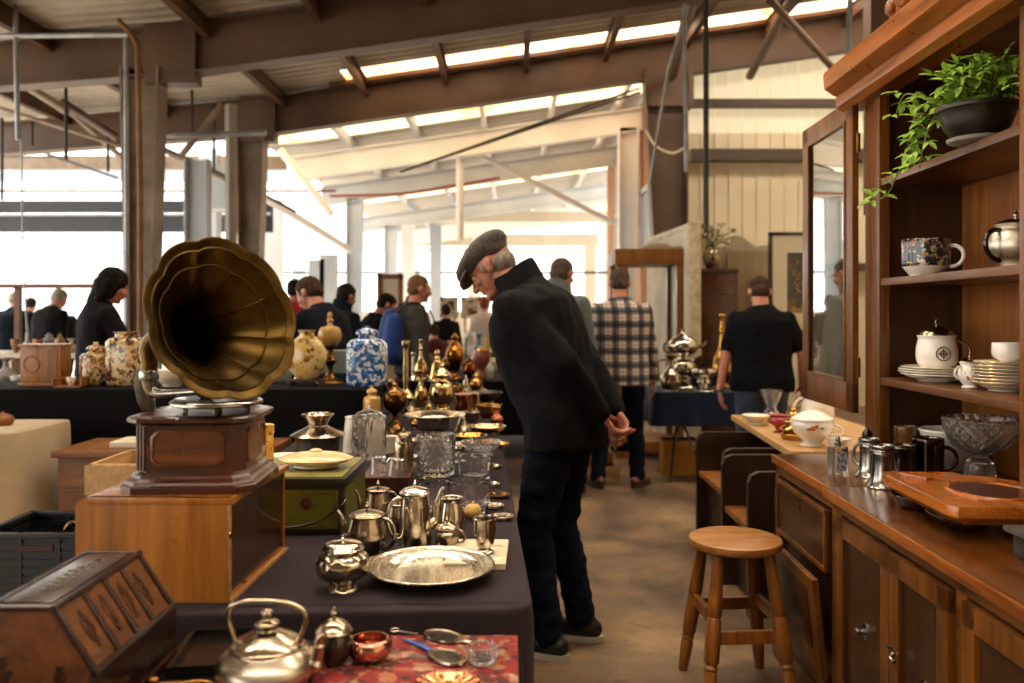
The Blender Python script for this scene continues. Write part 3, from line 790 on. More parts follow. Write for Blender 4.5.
for x in (-2.9, -1.7, -.5, .7, 1.9):
    struct(MB().bx(x-.04, x+.04, 12.7, 30, zb(x)+.33, zb(x)+.5), 'far_purlin', M_WHSTEEL if x > -1 else M_BLSTEEL)
M_FARB = plain('far_beige_beam', 'd6cab6', .6, 'c8bca6', 1)
for (y0, y1, Y, xa, xb) in ((212, 222, 26, -3.6, 3.6), (234, 246, 30, -5.0, 4.2), (248, 252, 33, -7, 4.5)):
    za, zc = P(0, y1, Y).z, P(0, y0, Y).z
    struct(MB().bx(xa, xb, Y-.15, Y+.15, za, zc), 'far_beam', M_FARB)
for px in (300, 352, 408, 474, 590, 606):
    x = (px-CX)/F*30
    struct(MB().bx(x-.2, x+.2, 29.8, 30.1, 0, 4.0), 'far_column', M_FARB if px > 400 else M_BLSTEEL)
struct(MB().bx(-9, 4.5, 24.0, 24.05, 2.55, 2.62), 'far_rail', M_DKPIPE)
struct(MB().bx(-9, 4.5, 31, 31.2, 0, 1.5), 'wall_low', plain('far_low_wall', 'b8ac9a', .7))
# cross bracing and posts of the far bay
def rod(name, pts, r, m, k=8):
    return struct(MB().tube(pts, r, k), name, m)
rod('far_brace', [P(470, 150, 15.1), P(612, 222, 16.5)], .055, M_WHSTEEL)
rod('far_brace', [P(460, 148, 15.1), P(460, 240, 15.1)], .07, M_WHSTEEL)
rod('far_brace', [P(280, 150, 14.6), P(332, 215, 14.6)], .07, M_WHSTEEL)
rod('far_brace', [P(262, 196, 15.5), P(350, 250, 17.5)], .08, M_WHSTEEL)
rod('far_brace', [P(420, 165, 14), P(640, 88, 12.6)], .02, M_DKPIPE)
rod('far_brace', [P(400, 172, 13.2), P(640, 92, 13.2)], .018, M_DKPIPE)
rod('sagging_red_cable', spl([P(330, 196, 16), P(400, 194, 16), P(452, 186, 16), P(500, 178, 16)], 5), .03, plain('red_cable', 'b06048'))
for px, y0, y1, Y, m in ((318, 260, 330, 17, M_BLSTEEL), (329, 255, 330, 17, M_BLSTEEL), (408, 225, 300, 22, M_WHSTEEL), (436, 226, 300, 24, M_BLSTEEL), (210, 150, 262, 15, M_BLSTEEL), (274, 200, 300, 17, M_WHSTEEL)):
    w = .16
    a, b = P(px, y0, Y), P(px, y1, Y)
    struct(MB().bx(a.x-w, a.x+w, Y-.15, Y+.15, 0, a.z), 'far_column', m)
struct(MB().bx(2.35, 2.5, 13.2, 20.5, 0, 5.2), 'wall_side', M_ORANGE)
for y0 in (13.7, 15.6, 17.5):
    fr = MB()
    for z0, z1, a, b in ((2.4, 2.5, y0, y0+1.2), (3.5, 3.6, y0, y0+1.2), (2.4, 3.6, y0, y0+.08), (2.4, 3.6, y0+1.12, y0+1.2)):
        fr.bx(2.3, 2.36, a, b, z0, z1)
    w = struct(fr, 'window_%d' % int(y0+20), M_BLSTEEL)
    MB().bx(2.335, 2.349, y0+.08, y0+1.12, 2.5, 3.5).build('pane', plain('pale_pane', 'a8b8c8', .2), w)
# low side (left): outside fascia and canopy in strong light
a, b = P(25, 216, 14), P(120, 183, 14)
M_CANOPY = plain('white_canopy', 'd4d8dc', .6)
ban = MB().bx(-13.5, -4.6, 15.9, 16.0, 2.95, 3.55)
struct(ban, 'fascia_panel', M_BANNER)
for x in (-7.3, -4.95):
    struct(MB().bx(x-.07, x+.07, 15.7, 15.88, 0, 3.9), 'fascia_post', M_PIPE)
struct(MB().tube([(-13, 15.8, 3.26), (-4.6, 15.8, 3.28)], .03), 'fascia_rail', M_PIPE)
struct(MB().bx(-13.5, -3.3, 15.5, 15.58, 3.66, 3.7), 'fascia_red_pipe', plain('red_pipe', '8a4a44', .5))
struct(MB().bx(-13.5, -4.2, 18.0, 18.3, 4.3, 4.6), 'eave_beam', M_BLSTEEL)
# pipes, hangers and struts near the first frame
rod('water_pipe', [P(-12, 36, 8.2), P(128, 35, 8.2)], .026, M_PIPE)
rod('water_pipe', [P(126, 34, 8.6), P(127, 330, 8.6), P(127, 330, 8.6)-Vector((0, 0, 1.2))], .028, M_PIPE)
rod('water_pipe', [P(14, 0, 8.2)+Vector((0, 0, .4)), P(18, 140, 8.2)], .024, M_PIPE)
rod('rusty_pipe', spl([P(118, 20, 8.55), P(136, 42, 8.55), P(138, 70, 8.55), P(140, 200, 8.55), P(140, 330, 8.55), P(140, 448, 8.55)], 4), .03, plain('rust_pipe', '8a6236', .7, '6a4422'))
for i, (x0, y0, x1, y1, Y, r, m) in enumerate((
        (-14, 60, 68, 112, 10, .05, M_BEAMG), (0, 108, 120, 146, 11, .028, M_BEAMG), (66, 108, 138, 172, 11.5, .04, M_BEAMG),
        (0, 138, 118, 178, 12.6, .018, M_DKPIPE), (160, 148, 225, 178, 11.5, .045, M_BEAMG), (182, 155, 222, 105, 10.6, .045, M_BEAMG),
        (62, 102, 118, 138, 10.2, .05, M_BEAM), (268, 197, 296, 212, 11, .02, M_DKPIPE), (20, 84, 96, 44, 9.3, .07, M_BEAM))):
    rod('roof_strut', [P(x0, y0, Y), P(x1, y1, Y)], r, m)
for px, y0, y1, Y in ((66, 88, 160, 9.6), (32, 122, 146, 11), (108, 128, 172, 11), (192, 90, 134, 10.5), (214, 104, 170, 11), (2, 118, 200, 11)):
    rod('hanger_rod', [P(px, y0, Y), P(px, y1, Y)], .02, M_DKPIPE)
for (x0, y0, x1, y1, Y) in ((0, 234, 78, 246, 12), (104, 250, 122, 252, 12), (0, 157, 60, 157, 13)):
    rod('thin_rail', [P(x0, y0, Y), P(x1, y1, Y)], .012, M_DKPIPE)
rod('hanging_wire', [P(21, 130, 9), P(23, 260, 9), P(28, 345, 9)], .009, M_PIPE)
struct(MB().bx(-4.9, -4.1, 13.2, 13.6, 3.05, 3.75, .04), 'air_duct', M_BLSTEEL)
ibeam('column', P(200, 160, 11)-Vector((.18, 0, 0)), Vector((P(200, 160, 11).x-.18, 11, 0)), .3, .3, .2, (1, 0, 0), M_BLSTEEL)
rod('down_pipe', [P(231, 105, 10.4), Vector((P(231, 105, 10.4).x, 10.4, 0))], .075, plain('down_pipe_paint', '9a938a', .5))
rod('water_pipe', [P(166, 136, 9.6), P(266, 133, 9.6)], .035, M_PIPE)
# services by the second column
rod('conduit', [P(706, -40, 8.6), Vector((P(706, 0, 8.6).x, 8.6, 0))], .03, M_DKPIPE)
rod('conduit', [P(684, -20, 9), P(686, 172, 9)], .022, M_PIPE)
rod('tie_cable', [P(690, 0, 9), P(668, 70, 10), P(650, 180, 11.4)], .016, M_PIPE)
rod('roof_strut', [P(694, -12, 9.2), P(672, 76, 11.8)], .07, M_BEAM)
rod('roof_strut', [P(770, 0, 9.2), P(838, 74, 11)], .045, M_BEAM)
rod('roof_strut', [P(802, -20, 9), P(750, 76, 11.8)], .06, M_BEAM)
rod('conduit', [P(851, -30, 8), P(848, 60, 8)], .028, M_PIPE)
struct(MB().bx(4.02, 4.3, 9.3, 9.5, 2.5, 5.2), 'column', M_BEAM)
rp = tag(MB().tube(spl([P(646, 131, 11.6), P(656, 146, 11.4), P(672, 153, 11), P(686, 147, 9.2)], 6), .016, 8).build('rope', M_ROPE),
         'pale looped rope hung between the steel column and a conduit', 'rope')
# ------------------------------------------------------------------ dresser on the right
DA = -.026
DL = Vector((1.04, 2.65, 0))
def D(x, y, z):      # dresser local -> world
    return Vector((DL.x+x*math.cos(DA)-y*math.sin(DA), DL.y+x*math.sin(DA)+y*math.cos(DA), z))
dr = thing('dresser', 'large dark red-brown wooden dresser with open shelves above a long cupboard base', 'dresser', DL, DA)
b = MB()
b.bx(.02, .72, -1.75, .68, .09, .765); b.bx(.05, .72, -1.74, .67, 0, .1)
b.build('carcass', W_CABDK, dr)
b = MB()
b.bx(-.025, .74, -1.76, .055, .765, .80, .006); b.bx(-.005, .74, .05, .70, .765, .80, .006)
b.build('worktop', W_CABTOP, dr)
MB().bx(-.03, -.016, -1.76, .056, .768, .798, .003).bx(-.012, .002, .058, .70, .768, .798, .003).build('worktop_edge', W_CORN, dr)
b = MB()
# face frame
for y0, y1 in ((.63, .68), (-.03, .05), (-.79, -.74), (-1.4, -1.35)):
    b.bx(.0, .03, y0, y1, .1, .765, .003)
b.bx(0, .03, -1.75, .68, .73, .765, .003); b.bx(0, .03, -1.75, .68, .1, .14, .003)
b.bx(-.012, .03, -1.76, .69, .0, .1, .008)
b.build('face_frame', W_CABH, dr)
def panel_door(parent, y0, y1, z0, z1, x=.0, name='door', knob=None, latch=None):
    f = MB(); w = .055
    f.bx(x-.018, x+.006, y0, y0+w, z0, z1, .003); f.bx(x-.018, x+.006, y1-w, y1, z0, z1, .003)
    f.bx(x-.018, x+.006, y0, y1, z0, z0+w, .003); f.bx(x-.018, x+.006, y0, y1, z1-w, z1, .003)
    d = f.build(name, W_CAB, parent)
    MB().bx(x-.006, x+.002, y0+w-.01, y1-w+.01, z0+w-.01, z1-w+.01).build('door_panel', W_CABDK, d)
    if knob:
        R = Matrix.Rotation(-PI/2, 4, 'Y')
        MB().lathe([(0, 0), (.026, 0), (.026, .003), (.02, .006), (.008, .007), (.007, .016), (.012, .02), (.013, .026), (.008, .031), (0, .032)], 20, (x-.006, knob[0], knob[1]), R).build('knob', M_STEEL, d)
    if latch:
        q = MB().bx(x-.026, x-.017, latch[0]-.012, latch[0]+.012, latch[1]-.008, latch[1]+.008, .002)
        q.tube([(x-.022, latch[0]-.02, latch[1]-.004), (x-.034, latch[0]-.03, latch[1]-.01), (x-.03, latch[0]-.045, latch[1]-.016)], .006, 8)
        q.build('latch', M_STEEL, d)
    return d
panel_door(dr, -.42, -.035, .15, .725, knob=(-.24, .44))
panel_door(dr, -.74, -.425, .15, .725, knob=(-.60, .43), latch=(-.44, .47))
panel_door(dr, -1.35, -.80, .15, .725)
panel_door(dr, -1.74, -1.41, .15, .725)
b = MB().bx(-.012, .02, .065, .615, .515, .72, .004)
t = b.build('drawer_front', W_CABDK, dr)
b = MB()
for z0, z1, y0, y1 in ((.515, .53, .065, .615), (.705, .72, .065, .615), (.515, .72, .065, .08), (.515, .72, .6, .615)): b.bx(-.02, -.008, y0, y1, z0, z1, .003)
b.build('drawer_moulding', W_CAB, t)
R = Matrix.Rotation(-PI/2, 4, 'Y')
MB().lathe([(0, 0), (.01, 0), (.01, .003), (0, .004)], 14, (-.012, .34, .665), R).build('keyhole_plate', M_BRONZE, t)
# tilted bin front standing out under the drawer
M = Matrix.Translation((-.035, .34, .33)) @ Matrix.Rotation(-.1, 4, 'Y')
b = MB().box((0, 0, 0), (.022, .56, .33), .006, M)
q = b.build('bin_front', W_CAB, dr)
MB().box((-.013, 0, .02), (.006, .44, .2), .002, M).build('bin_panel', W_CABDK, q)
# hutch
HX = .365
b = MB()
b.bx(HX, .40, .58, .705, .80, 2.30, .003)
MB().bx(.39, .72, .585, .70, .80, 2.29).build('inner_side', W_CABDK, dr)  # darker wood colour stands in for the shade inside the hutch
b.bx(HX-.005, .40, .555, .60, .80, 2.27, .004)
b.bx(HX+.005, .39, .605, .625, .80, 2.27, .004)
b.build('side_panel', W_CAB, dr)
b = MB().bx(HX-.005, .40, -.41, -.365, .80, 2.27, .004)
b.bx(HX+.003, .72, -.40, -.375, 1.88, 2.27)
b.build('middle_post', W_CAB, dr)
MB().bx(HX, .72, -1.1, -1.07, .80, 2.30, .003).build('side_panel', W_CAB, dr)
MB().bx(.69, .72, -1.08, .6, .80, 2.30).build('back_panel', W_CABIN, dr)
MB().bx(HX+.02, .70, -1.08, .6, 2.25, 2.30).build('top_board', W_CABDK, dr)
b = MB().bx(HX-.01, .40, -1.1, .60, 2.245, 2.30, .004)
b.build('top_rail', W_CAB, dr)
SH = (1.12, 1.50, 1.885)
for i, z in enumerate(SH):
    MB().bx(HX-(.0 if i < 2 else .0), .70, -1.07, .585, z-.028, z, .004).build('shelf', W_CABH, dr)
b = MB()
prof = [(.40, 2.25), (.325, 2.25), (.30, 2.27), (.295, 2.30), (.30, 2.315), (.285, 2.32), (.25, 2.345), (.245, 2.40), (.25, 2.415), (.74, 2.415), (.74, 2.30), (.40, 2.30)]
b.prism([(x-.015 if x < .35 else x, z-.05 if x < .39 else min(z-.045, 2.37)) for x, z in prof], 'y', -1.14, .80)
b.build('cornice', W_CORN, dr)
# carved crest on the cornice
b = MB()
random.seed(3)
for k in range(9):
    y = -.28+.07*k; h = -.045+ .05+.19*math.sin(PI*min(1, (k+.6)/8.5))
    b.ell((.33, y, 2.42+h*.45), (.028, .05, h*.55))
    b.torus((.305, y, 2.43+h*.5), .03, .012, Matrix.Rotation(PI/2, 4, 'Y'), 14, 6)
    b.ell((.30, y+.03, 2.45+h*.7), (.02, .025, .03))
b.bx(.3, .36, -.35, .36, 2.36, 2.40, .006)
b.build('carved_crest', W_CORN, dr)
# open glazed door folded back past the end of the hutch
dx = .325
dg = MB(); y0, y1, z0, z1, w = .70, 1.32, .965, 2.235, .075
for a in ((y0, y0+w, z0, z1), (y1-w, y1, z0, z1), (y0, y1, z0, z0+.12), (y0, y1, z1-w, z1)):
    dg.bx(dx-.013, dx+.013, *a, .004)
door = dg.build('glazed_door', W_CAB, dr)
b = MB()
for a in ((y0+w, y0+w+.014, z0+.12, z1-w), (y1-w-.014, y1-w, z0+.12, z1-w), (y0+w, y1-w, z0+.12, z0+.134), (y0+w, y1-w, z1-w-.014, z1-w)):
    b.bx(dx-.017, dx-.009, *a, .002)
b.build('glazing_bead', W_CABH, door)
gm = MT('cabinet_door_glass')
g1 = gm.n('ShaderNodeBsdfGlossy'); g1.inputs['Roughness'].default_value = .02
g1.inputs['Color'].default_value = (.92, .94, .96, 1)
g2 = gm.n('ShaderNodeBsdfTransparent'); g2.inputs['Color'].default_value = (.82, .84, .86, 1)
mx = gm.n('ShaderNodeMixShader'); mx.inputs[0].default_value = .62
gm.l(g2.outputs[0], mx.inputs[1]); gm.l(g1.outputs[0], mx.inputs[2])
gm.l(mx.outputs[0], gm.nt.nodes['Material Output'].inputs['Surface'])
M_DOORGL = gm.m
MB().bx(dx-.003, dx+.003, y0+w-.005, y1-w+.005, z0+.115, z1-w+.005).build('pane', M_DOORGL, door)
for z in (1.15, 2.05): MB().tube([(dx+.008, y0-.01, z-.04), (dx+.008, y0-.01, z+.04)], .008, 8).build('hinge', M_BRONZE, door)

# ------------------------------------------------------------------ small-ware builders
def handle_pts(a, b, out, n=12, lift=0.0):
    a, b = Vector(a), Vector(b)
    o = Vector(out)
    return bez(a, a+o+Vector((0, 0, lift)), b+o*1.05, b, n)
def turned(name, label, cat, loc, prof, m, parts=(), group=None, seg=36, rz=0, flute=None, sx=1, sy=1, body='body', n=4, raw=False):
    """prof: metres; parts: (name, MB, material)"""
    pr = prof if raw else smooth_prof(prof, n)
    mb = MB().lathe(pr, seg, flute=flute, sx=sx, sy=sy)
    if not parts:
        o = mb.build(name, m, loc=loc, rotz=rz)
        return tag(o, label, cat, group)
    r = thing(name, label, cat, loc, rz, group)
    mb.build(body, m, r)
    for pn, pb, pm in parts: pb.build(pn, pm, r)
    return r
def cupprof(r, h, foot=.7, t=.003, belly=1.0):
    return [(0, 0), (r*foot, 0), (r*foot, .004), (r*foot*1.02, .008), (r*belly*.97, h*.4), (r, h), (r-t, h), (r*belly*.97-t, h*.42), (r*foot*.9, .012), (0, .011)]
def plateprof(r, h=.02, foot=.55):
    return [(0, 0.002), (r*foot, 0), (r*foot*1.03, .004), (r*.72, h*.45), (r, h), (r*.995, h+.003), (r*.7, h*.55), (r*foot, h*.35), (0, h*.3)]
def finial(z, s, mb=None):
    mb = mb or MB()
    return mb.lathe([(0, z), (s*.35, z), (s*.3, z+s*.4), (s*.7, z+s*.8), (s*.75, z+s*1.2), (s*.4, z+s*1.7), (s*.3, z+s*1.9), (s*.38, z+s*2.2), (0, z+s*2.5)], 16)

# ------------------------------------------------------------------ things on the dresser's top and shelves
def plate_stack(x, y, z, n, r, dz, name, mk, group, rim=M_CREAM, jitter=.006):
    random.seed(int(x*100)+n)
    for k in range(n):
        rr = r*(.8 if k == 0 else 1)*(1-.012*k)
        o = MB().lathe(plateprof(rr, .018, .6), 44).build(name, rim, loc=(x+random.uniform(-jitter, jitter), y+random.uniform(-jitter, jitter), z+k*dz))
        MB().torus((0, 0, .0195), rr*.985, .0016, seg=44, sec=6).build('gilt_rim', M_GOLDT, o)
        tag(o, mk(k, n), 'plate', group)
ordn = ['lowest', 'second from the bottom', 'third from the bottom', 'fourth from the bottom', 'fifth from the bottom', 'sixth from the bottom', 'seventh from the bottom', 'eighth from the bottom']
def mk1(k, n):
    if k == n-1: return 'gilt-edged cream plate directly under the lidded white mug'
    return 'gilt-edged cream plate, %s of the stack under the lidded mug' % ordn[k]
def mk2(k, n):
    if k == n-1: return 'cream saucer directly under the small white cup on the shelf'
    return 'cream saucer, %s of the stack under the small white cup' % ordn[k]
pl = (1.535, 3.0)
plate_stack(pl[0], pl[1], 1.121, 5, .13, .0085, 'plate', mk1, 'plates under the lidded mug')
plate_stack(1.555, 2.62, 1.121, 8, .098, .0105, 'saucer', mk2, 'saucers under the small cup')
z = 1.121+4*.0085+.012
turned('lidded_mug', 'white lidded mug with printed emblem standing on a stack of plates', 'mug', (pl[0], pl[1], z),
       [(0, 0), (.05, 0), (.056, .006), (.068, .03), (.069, .07), (.062, .105), (.066, .118), (.062, .118), (.058, .105), (.06, .07), (.055, .02), (0, .012)], M_WHITE,
       [('lid', finial(.152, .011, MB().lathe(smooth_prof([(0, .114), (.06, .114), (.06, .119), (.05, .135), (.025, .15), (.008, .154), (0, .155)]), 32)), M_SILVD),
        ('handle', MB().tube(handle_pts((.062, 0, .1), (.064, 0, .025), (.065, 0, 0)), .0065, 10), M_SILVD),
        ('emblem', MB().torus((0, -.0685, .055), .024, .0018, Matrix.Rotation(PI/2, 4, 'X'), 24, 6).torus((0, -.069, .055), .01, .0022, Matrix.Rotation(PI/2, 4, 'X'), 16, 6)
         .box((0, -.0695, .055), (.004, .002, .036)).box((0, -.0695, .055), (.036, .002, .004)), M_BRONZE)], rz=-.15)
turned('creamer', 'small white creamer with silver lid and painted flowers on the lower shelf', 'creamer', (1.50, 2.72, 1.121),
       [(0, 0), (.022, 0), (.024, .004), (.02, .01), (.034, .03), (.035, .055), (.028, .075), (.031, .083), (.028, .083), (.026, .075), (.03, .05), (0, .012)], M_FLORAL,
       [('lid', finial(.095, .007, MB().lathe([(0, .08), (.03, .08), (.028, .088), (.012, .095), (0, .097)], 24)), M_SILVD),
        ('handle', MB().tube(handle_pts((-.03, 0, .07), (-.033, 0, .03), (-.032, 0, 0)), .004, 8), M_WHITE)], rz=.2)
turned('cup', 'small white cup with gold sprig standing on the stack of saucers', 'cup', (1.565, 2.62, 1.121+7*.0105+.012), cupprof(.045, .062, .5), M_FLORAL)
turned('teacup', 'large black and gold patterned teacup with white foot on the middle shelf', 'cup', (1.485, 2.98, 1.501),
       [(0, 0), (.05, 0), (.055, .004), (.072, .025), (.079, .036)], M_WHITE,
       [('patterned_band', MB().lathe(smooth_prof([(.074, .034), (.079, .036), (.0805, .07), (.0805, .118), (.083, .125), (.079, .125), (.076, .06), (.07, .04), (0, .034)], 3), 40), M_PATCUP),
        ('handle', MB().tube(handle_pts((.06, -.055, .105), (.058, -.054, .03), (.03, -.05, 0)), .007, 10), M_WHITE)], body='foot', rz=.1)
turned('teapot', 'silver teapot with dark handle on the middle shelf', 'teapot', (1.555, 2.56, 1.501),
       [(0, 0), (.045, 0), (.05, .006), (.042, .014), (.075, .04), (.086, .075), (.075, .112), (.056, .128), (.062, .138), (.05, .14), (0, .14)], metal('frosted_silver', 'e0d8c8', .42, 'c0b6a4', 8),
       [('lid', finial(.155, .012, MB().lathe(smooth_prof([(0, .138), (.056, .138), (.056, .143), (.035, .153), (.012, .158), (0, .158)]), 30)), M_SILV),
        ('handle', MB().tube(handle_pts((-.068, 0, .118), (-.07, 0, .025), (-.075, 0, .01)), .0075, 10), M_DSTEEL),
        ('spout', MB().tube(spl([(.075, 0, .05), (.105, 0, .07), (.12, 0, .11), (.14, 0, .135)], 4), [.018]*4+[.014]*4+[.011]*4+[.01], 12), M_SILV)], rz=.35)
# potted plant on the top shelf
px_, py_ = 1.435, 2.56
pot = thing('potted_plant', 'trailing green plant in a black bowl pot on the dresser top shelf', 'plant', (px_, py_, 1.886))
MB().lathe(smooth_prof([(0, .012), (.05, .012), (.06, .014), (.09, .045), (.105, .085), (.112, .1), (.118, .102), (.118, .115), (.11, .116), (.104, .1), (0, .095)], 4), 36).build('pot', M_POTBLK, pot)
MB().lathe([(0, 0), (.06, 0), (.082, .008), (.086, .018), (.082, .018), (.07, .012), (0, .01)], 32).build('saucer', plain('grey_saucer', '8a8780', .4), pot)
MB().lathe([(0, .09), (.104, .09), (.1, .104), (0, .11)], 24).build('soil', M_SOIL, pot)
random.seed(11)
stems = MB(); lv = MB()
def leaf(mb, p, d, n, L, w):
    d = d.normalized(); s = d.cross(n).normalized(); n = s.cross(d)
    pts = [(0, 0), (.25, .42), (.36, .34), (.5, .5), (.62, .34), (.8, .26), (1, 0)]
    mid = [mb.bm.verts.new(p+d*(L*a)-n*(L*.25*a*a)) for a, _ in pts]
    for sg in (1, -1):
        e = [mid[0]]+[mb.bm.verts.new(p+d*(L*a)+s*(sg*w*b)+n*(L*.06)-n*(L*.25*a*a)) for a, b in pts[1:-1]]+[mid[-1]]
        for i in range(len(pts)-1):
            f = [mid[i], mid[i+1], e[i+1], e[i]]
            f = list(dict.fromkeys(f))
            if len(f) > 2:
                try: mb.bm.faces.new(f if sg > 0 else f[::-1])
                except ValueError: pass
def cluster(p, d, L):
    n = Vector((random.uniform(-.5, .2), -.4, .9)).normalized()
    s = d.cross(n).normalized()
    leaf(lv, p, d, n, L, L*.5)
    leaf(lv, p, (d*.4+s).normalized(), n, L*.8, L*.42)
    leaf(lv, p, (d*.4-s).normalized(), n, L*.8, L*.42)
def twig(pts, r, cl, L):
    q = spl(pts, 6)
    stems.tube(q, r, 6)
    N = len(q)
    for i in range(cl):
        t = q[min(N-1, int((i+1)/cl*(N-1)))]
        d = Vector((random.uniform(-1, .8), random.uniform(-1, .6), random.uniform(-.6, .7))).normalized()
        e = t+d*random.uniform(.01, .03)
        stems.tube([t, e], .0012, 5)
        cluster(e, d, L*random.uniform(.9, 1.45))
for k in range(44):
    a = random.uniform(0, 2*PI); h = random.uniform(.03, .13)
    r0, r1 = random.uniform(.01, .07), random.uniform(.06, .15)
    b0 = Vector((math.cos(a)*r0, math.sin(a)*r0, .1)); b1 = Vector((max(-.16, math.cos(a)*r1), math.sin(a)*r1*1.05, .1+h))
    twig([b0, (b0+b1)/2+Vector((0, 0, .04)), b1], .0018, 4, .04)
twig([(-.02, .03, .1), (-.07, .16, .13), (-.075, .24, .08), (-.06, .30, -.02)], .0026, 10, .045)
twig([(-.02, .05, .1), (-.08, .2, .2), (-.085, .30, .23), (-.08, .37, .18)], .0022, 8, .042)
twig([(-.05, .22, .1), (-.075, .33, .0), (-.085, .42, -.09), (-.09, .52, -.10)], .0022, 9, .042)
twig([(.0, .0, .1), (0, -.04, .2), (-.02, -.06, .27)], .0022, 6, .045)
twig([(.0, -.02, .1), (0, -.1, .18), (.0, -.15, .24)], .0022, 6, .045)
twig([(-.03, .04, .1), (-.09, .12, .16), (-.1, .2, .12), (-.095, .25, .05)], .0022, 9, .045)
twig([(-.05, .02, .1), (-.1, .06, .1), (-.115, .1, .02), (-.11, .14, -.05)], .0022, 8, .042)
stems.build('stems', M_STEM, pot); lv.build('foliage', M_LEAF, pot, angle=80, recalc=False)

def tankard(loc, r, h, label, m=M_STEEL, rz=0, name='tankard', lid=False):
    p = [(0, 0), (r*1.2, 0), (r*1.22, h*.04), (r*1.05, h*.14), (r*.93, h*.3), (r*.86, h*.6), (r*.9, h*.8), (r*.88, h*.86), (r*.98, h*.95), (r*.97, h), (r*.9, h), (r*.84, h*.8), (r*.8, h*.1), (0, h*.08)]
    return turned(name, label, 'mug', loc, p, m, [('handle', MB().tube(handle_pts((r*.9, 0, h*.84), (r*.95, 0, h*.25), (r*.95, 0, 0)), .006, 10), m),
        ('rim_band', MB().torus((0, 0, h*.88), r*.95, .003), m)], rz=rz)
tankard((1.205, 2.70, .801), .037, .135, 'bright pewter tankard standing foremost in the cluster of mugs', M_STEEL, .6)
tankard((1.24, 2.88, .801), .036, .13, 'slim pewter tankard partly behind the foremost tankard', M_STEEL, 2.2)
turned('mug', 'dark lustre mug with light rim beside the pewter tankards', 'mug', (1.345, 2.86, .801), cupprof(.043, .105, .95), M_LUSTRE,
       [('rim_band', MB().torus((0, 0, .104), .0415, .0022), M_STEEL)])
turned('mug', 'black lustre mug with its loop handle facing the crystal bowl', 'mug', (1.452, 2.9, .801), cupprof(.054, .122, .95), M_LUSTRE,
       [('handle', MB().tube(handle_pts((.052, 0, .1), (.052, 0, .025), (.05, 0, 0)), .007, 10), M_LUSTRE)], rz=-.4)
turned('beaker', 'amber brown beaker behind the dark lustre mug', 'beaker', (1.45, 3.06, .801), cupprof(.04, .14, .8), plain('amber_beaker', '6a4420', .2, '3e2410'))
turned('mixing_bowl', 'deep white bowl standing behind the black lustre mug', 'bowl', (1.585, 3.02, .801), [(0, 0), (.055, 0), (.06, .008), (.07, .03), (.086, .09), (.095, .135), (.099, .137), (.098, .143), (.09, .14), (.08, .09), (.06, .02), (0, .014)], M_WHITE)
turned('footed_bowl', 'cut crystal footed bowl standing behind the wooden dough tray', 'bowl', (1.545, 2.74, .801),
       [(0, 0), (.05, 0), (.052, .004), (.05, .02), (.044, .07), (.03, .085), (.024, .095), (.05, .11), (.085, .135), (.104, .175), (.112, .215), (.108, .217), (.098, .175), (.08, .142), (.045, .12), (0, .112)], M_CRYSF, flute=(22, .006, 95, .06), n=6, seg=150)
# glass flask with picture label
fl = thing('glass_flask', 'clear glass flask with blue picture label and metal cap near the worktop edge', 'flask', (1.15, 2.93, .801), .2)
MB().lathe(smooth_prof([(0, 0), (.036, 0), (.038, .006), (.038, .085), (.034, .093), (.014, .097), (.011, .102)], 3), 32, sx=1, sy=.62).build('body', M_CRYSF, fl)
MB().lathe([(0, .1), (.012, .1), (.012, .108), (.007, .112), (.009, .12), (.006, .13), (0, .133)], 18).build('cap', M_STEEL, fl)
MB().bx(-.018, .018, -.0262, -.0245, .014, .08).build('picture_label', ceramic('blue_label', 'c0cad6', ['4a74a8', '8a7a4a', '3a5a86'], 60, .54, .3), fl)
# dark metal bird-like candle snuffer behind the flask
turned('pepper_mill', 'dark slender pewter mill in the shade of the hutch post', 'mill', (1.335, 3.12, .801), [(0, 0), (.026, 0), (.028, .01), (.016, .03), (.02, .06), (.014, .09), (.02, .11), (.008, .13), (0, .14)], M_DSTEEL)
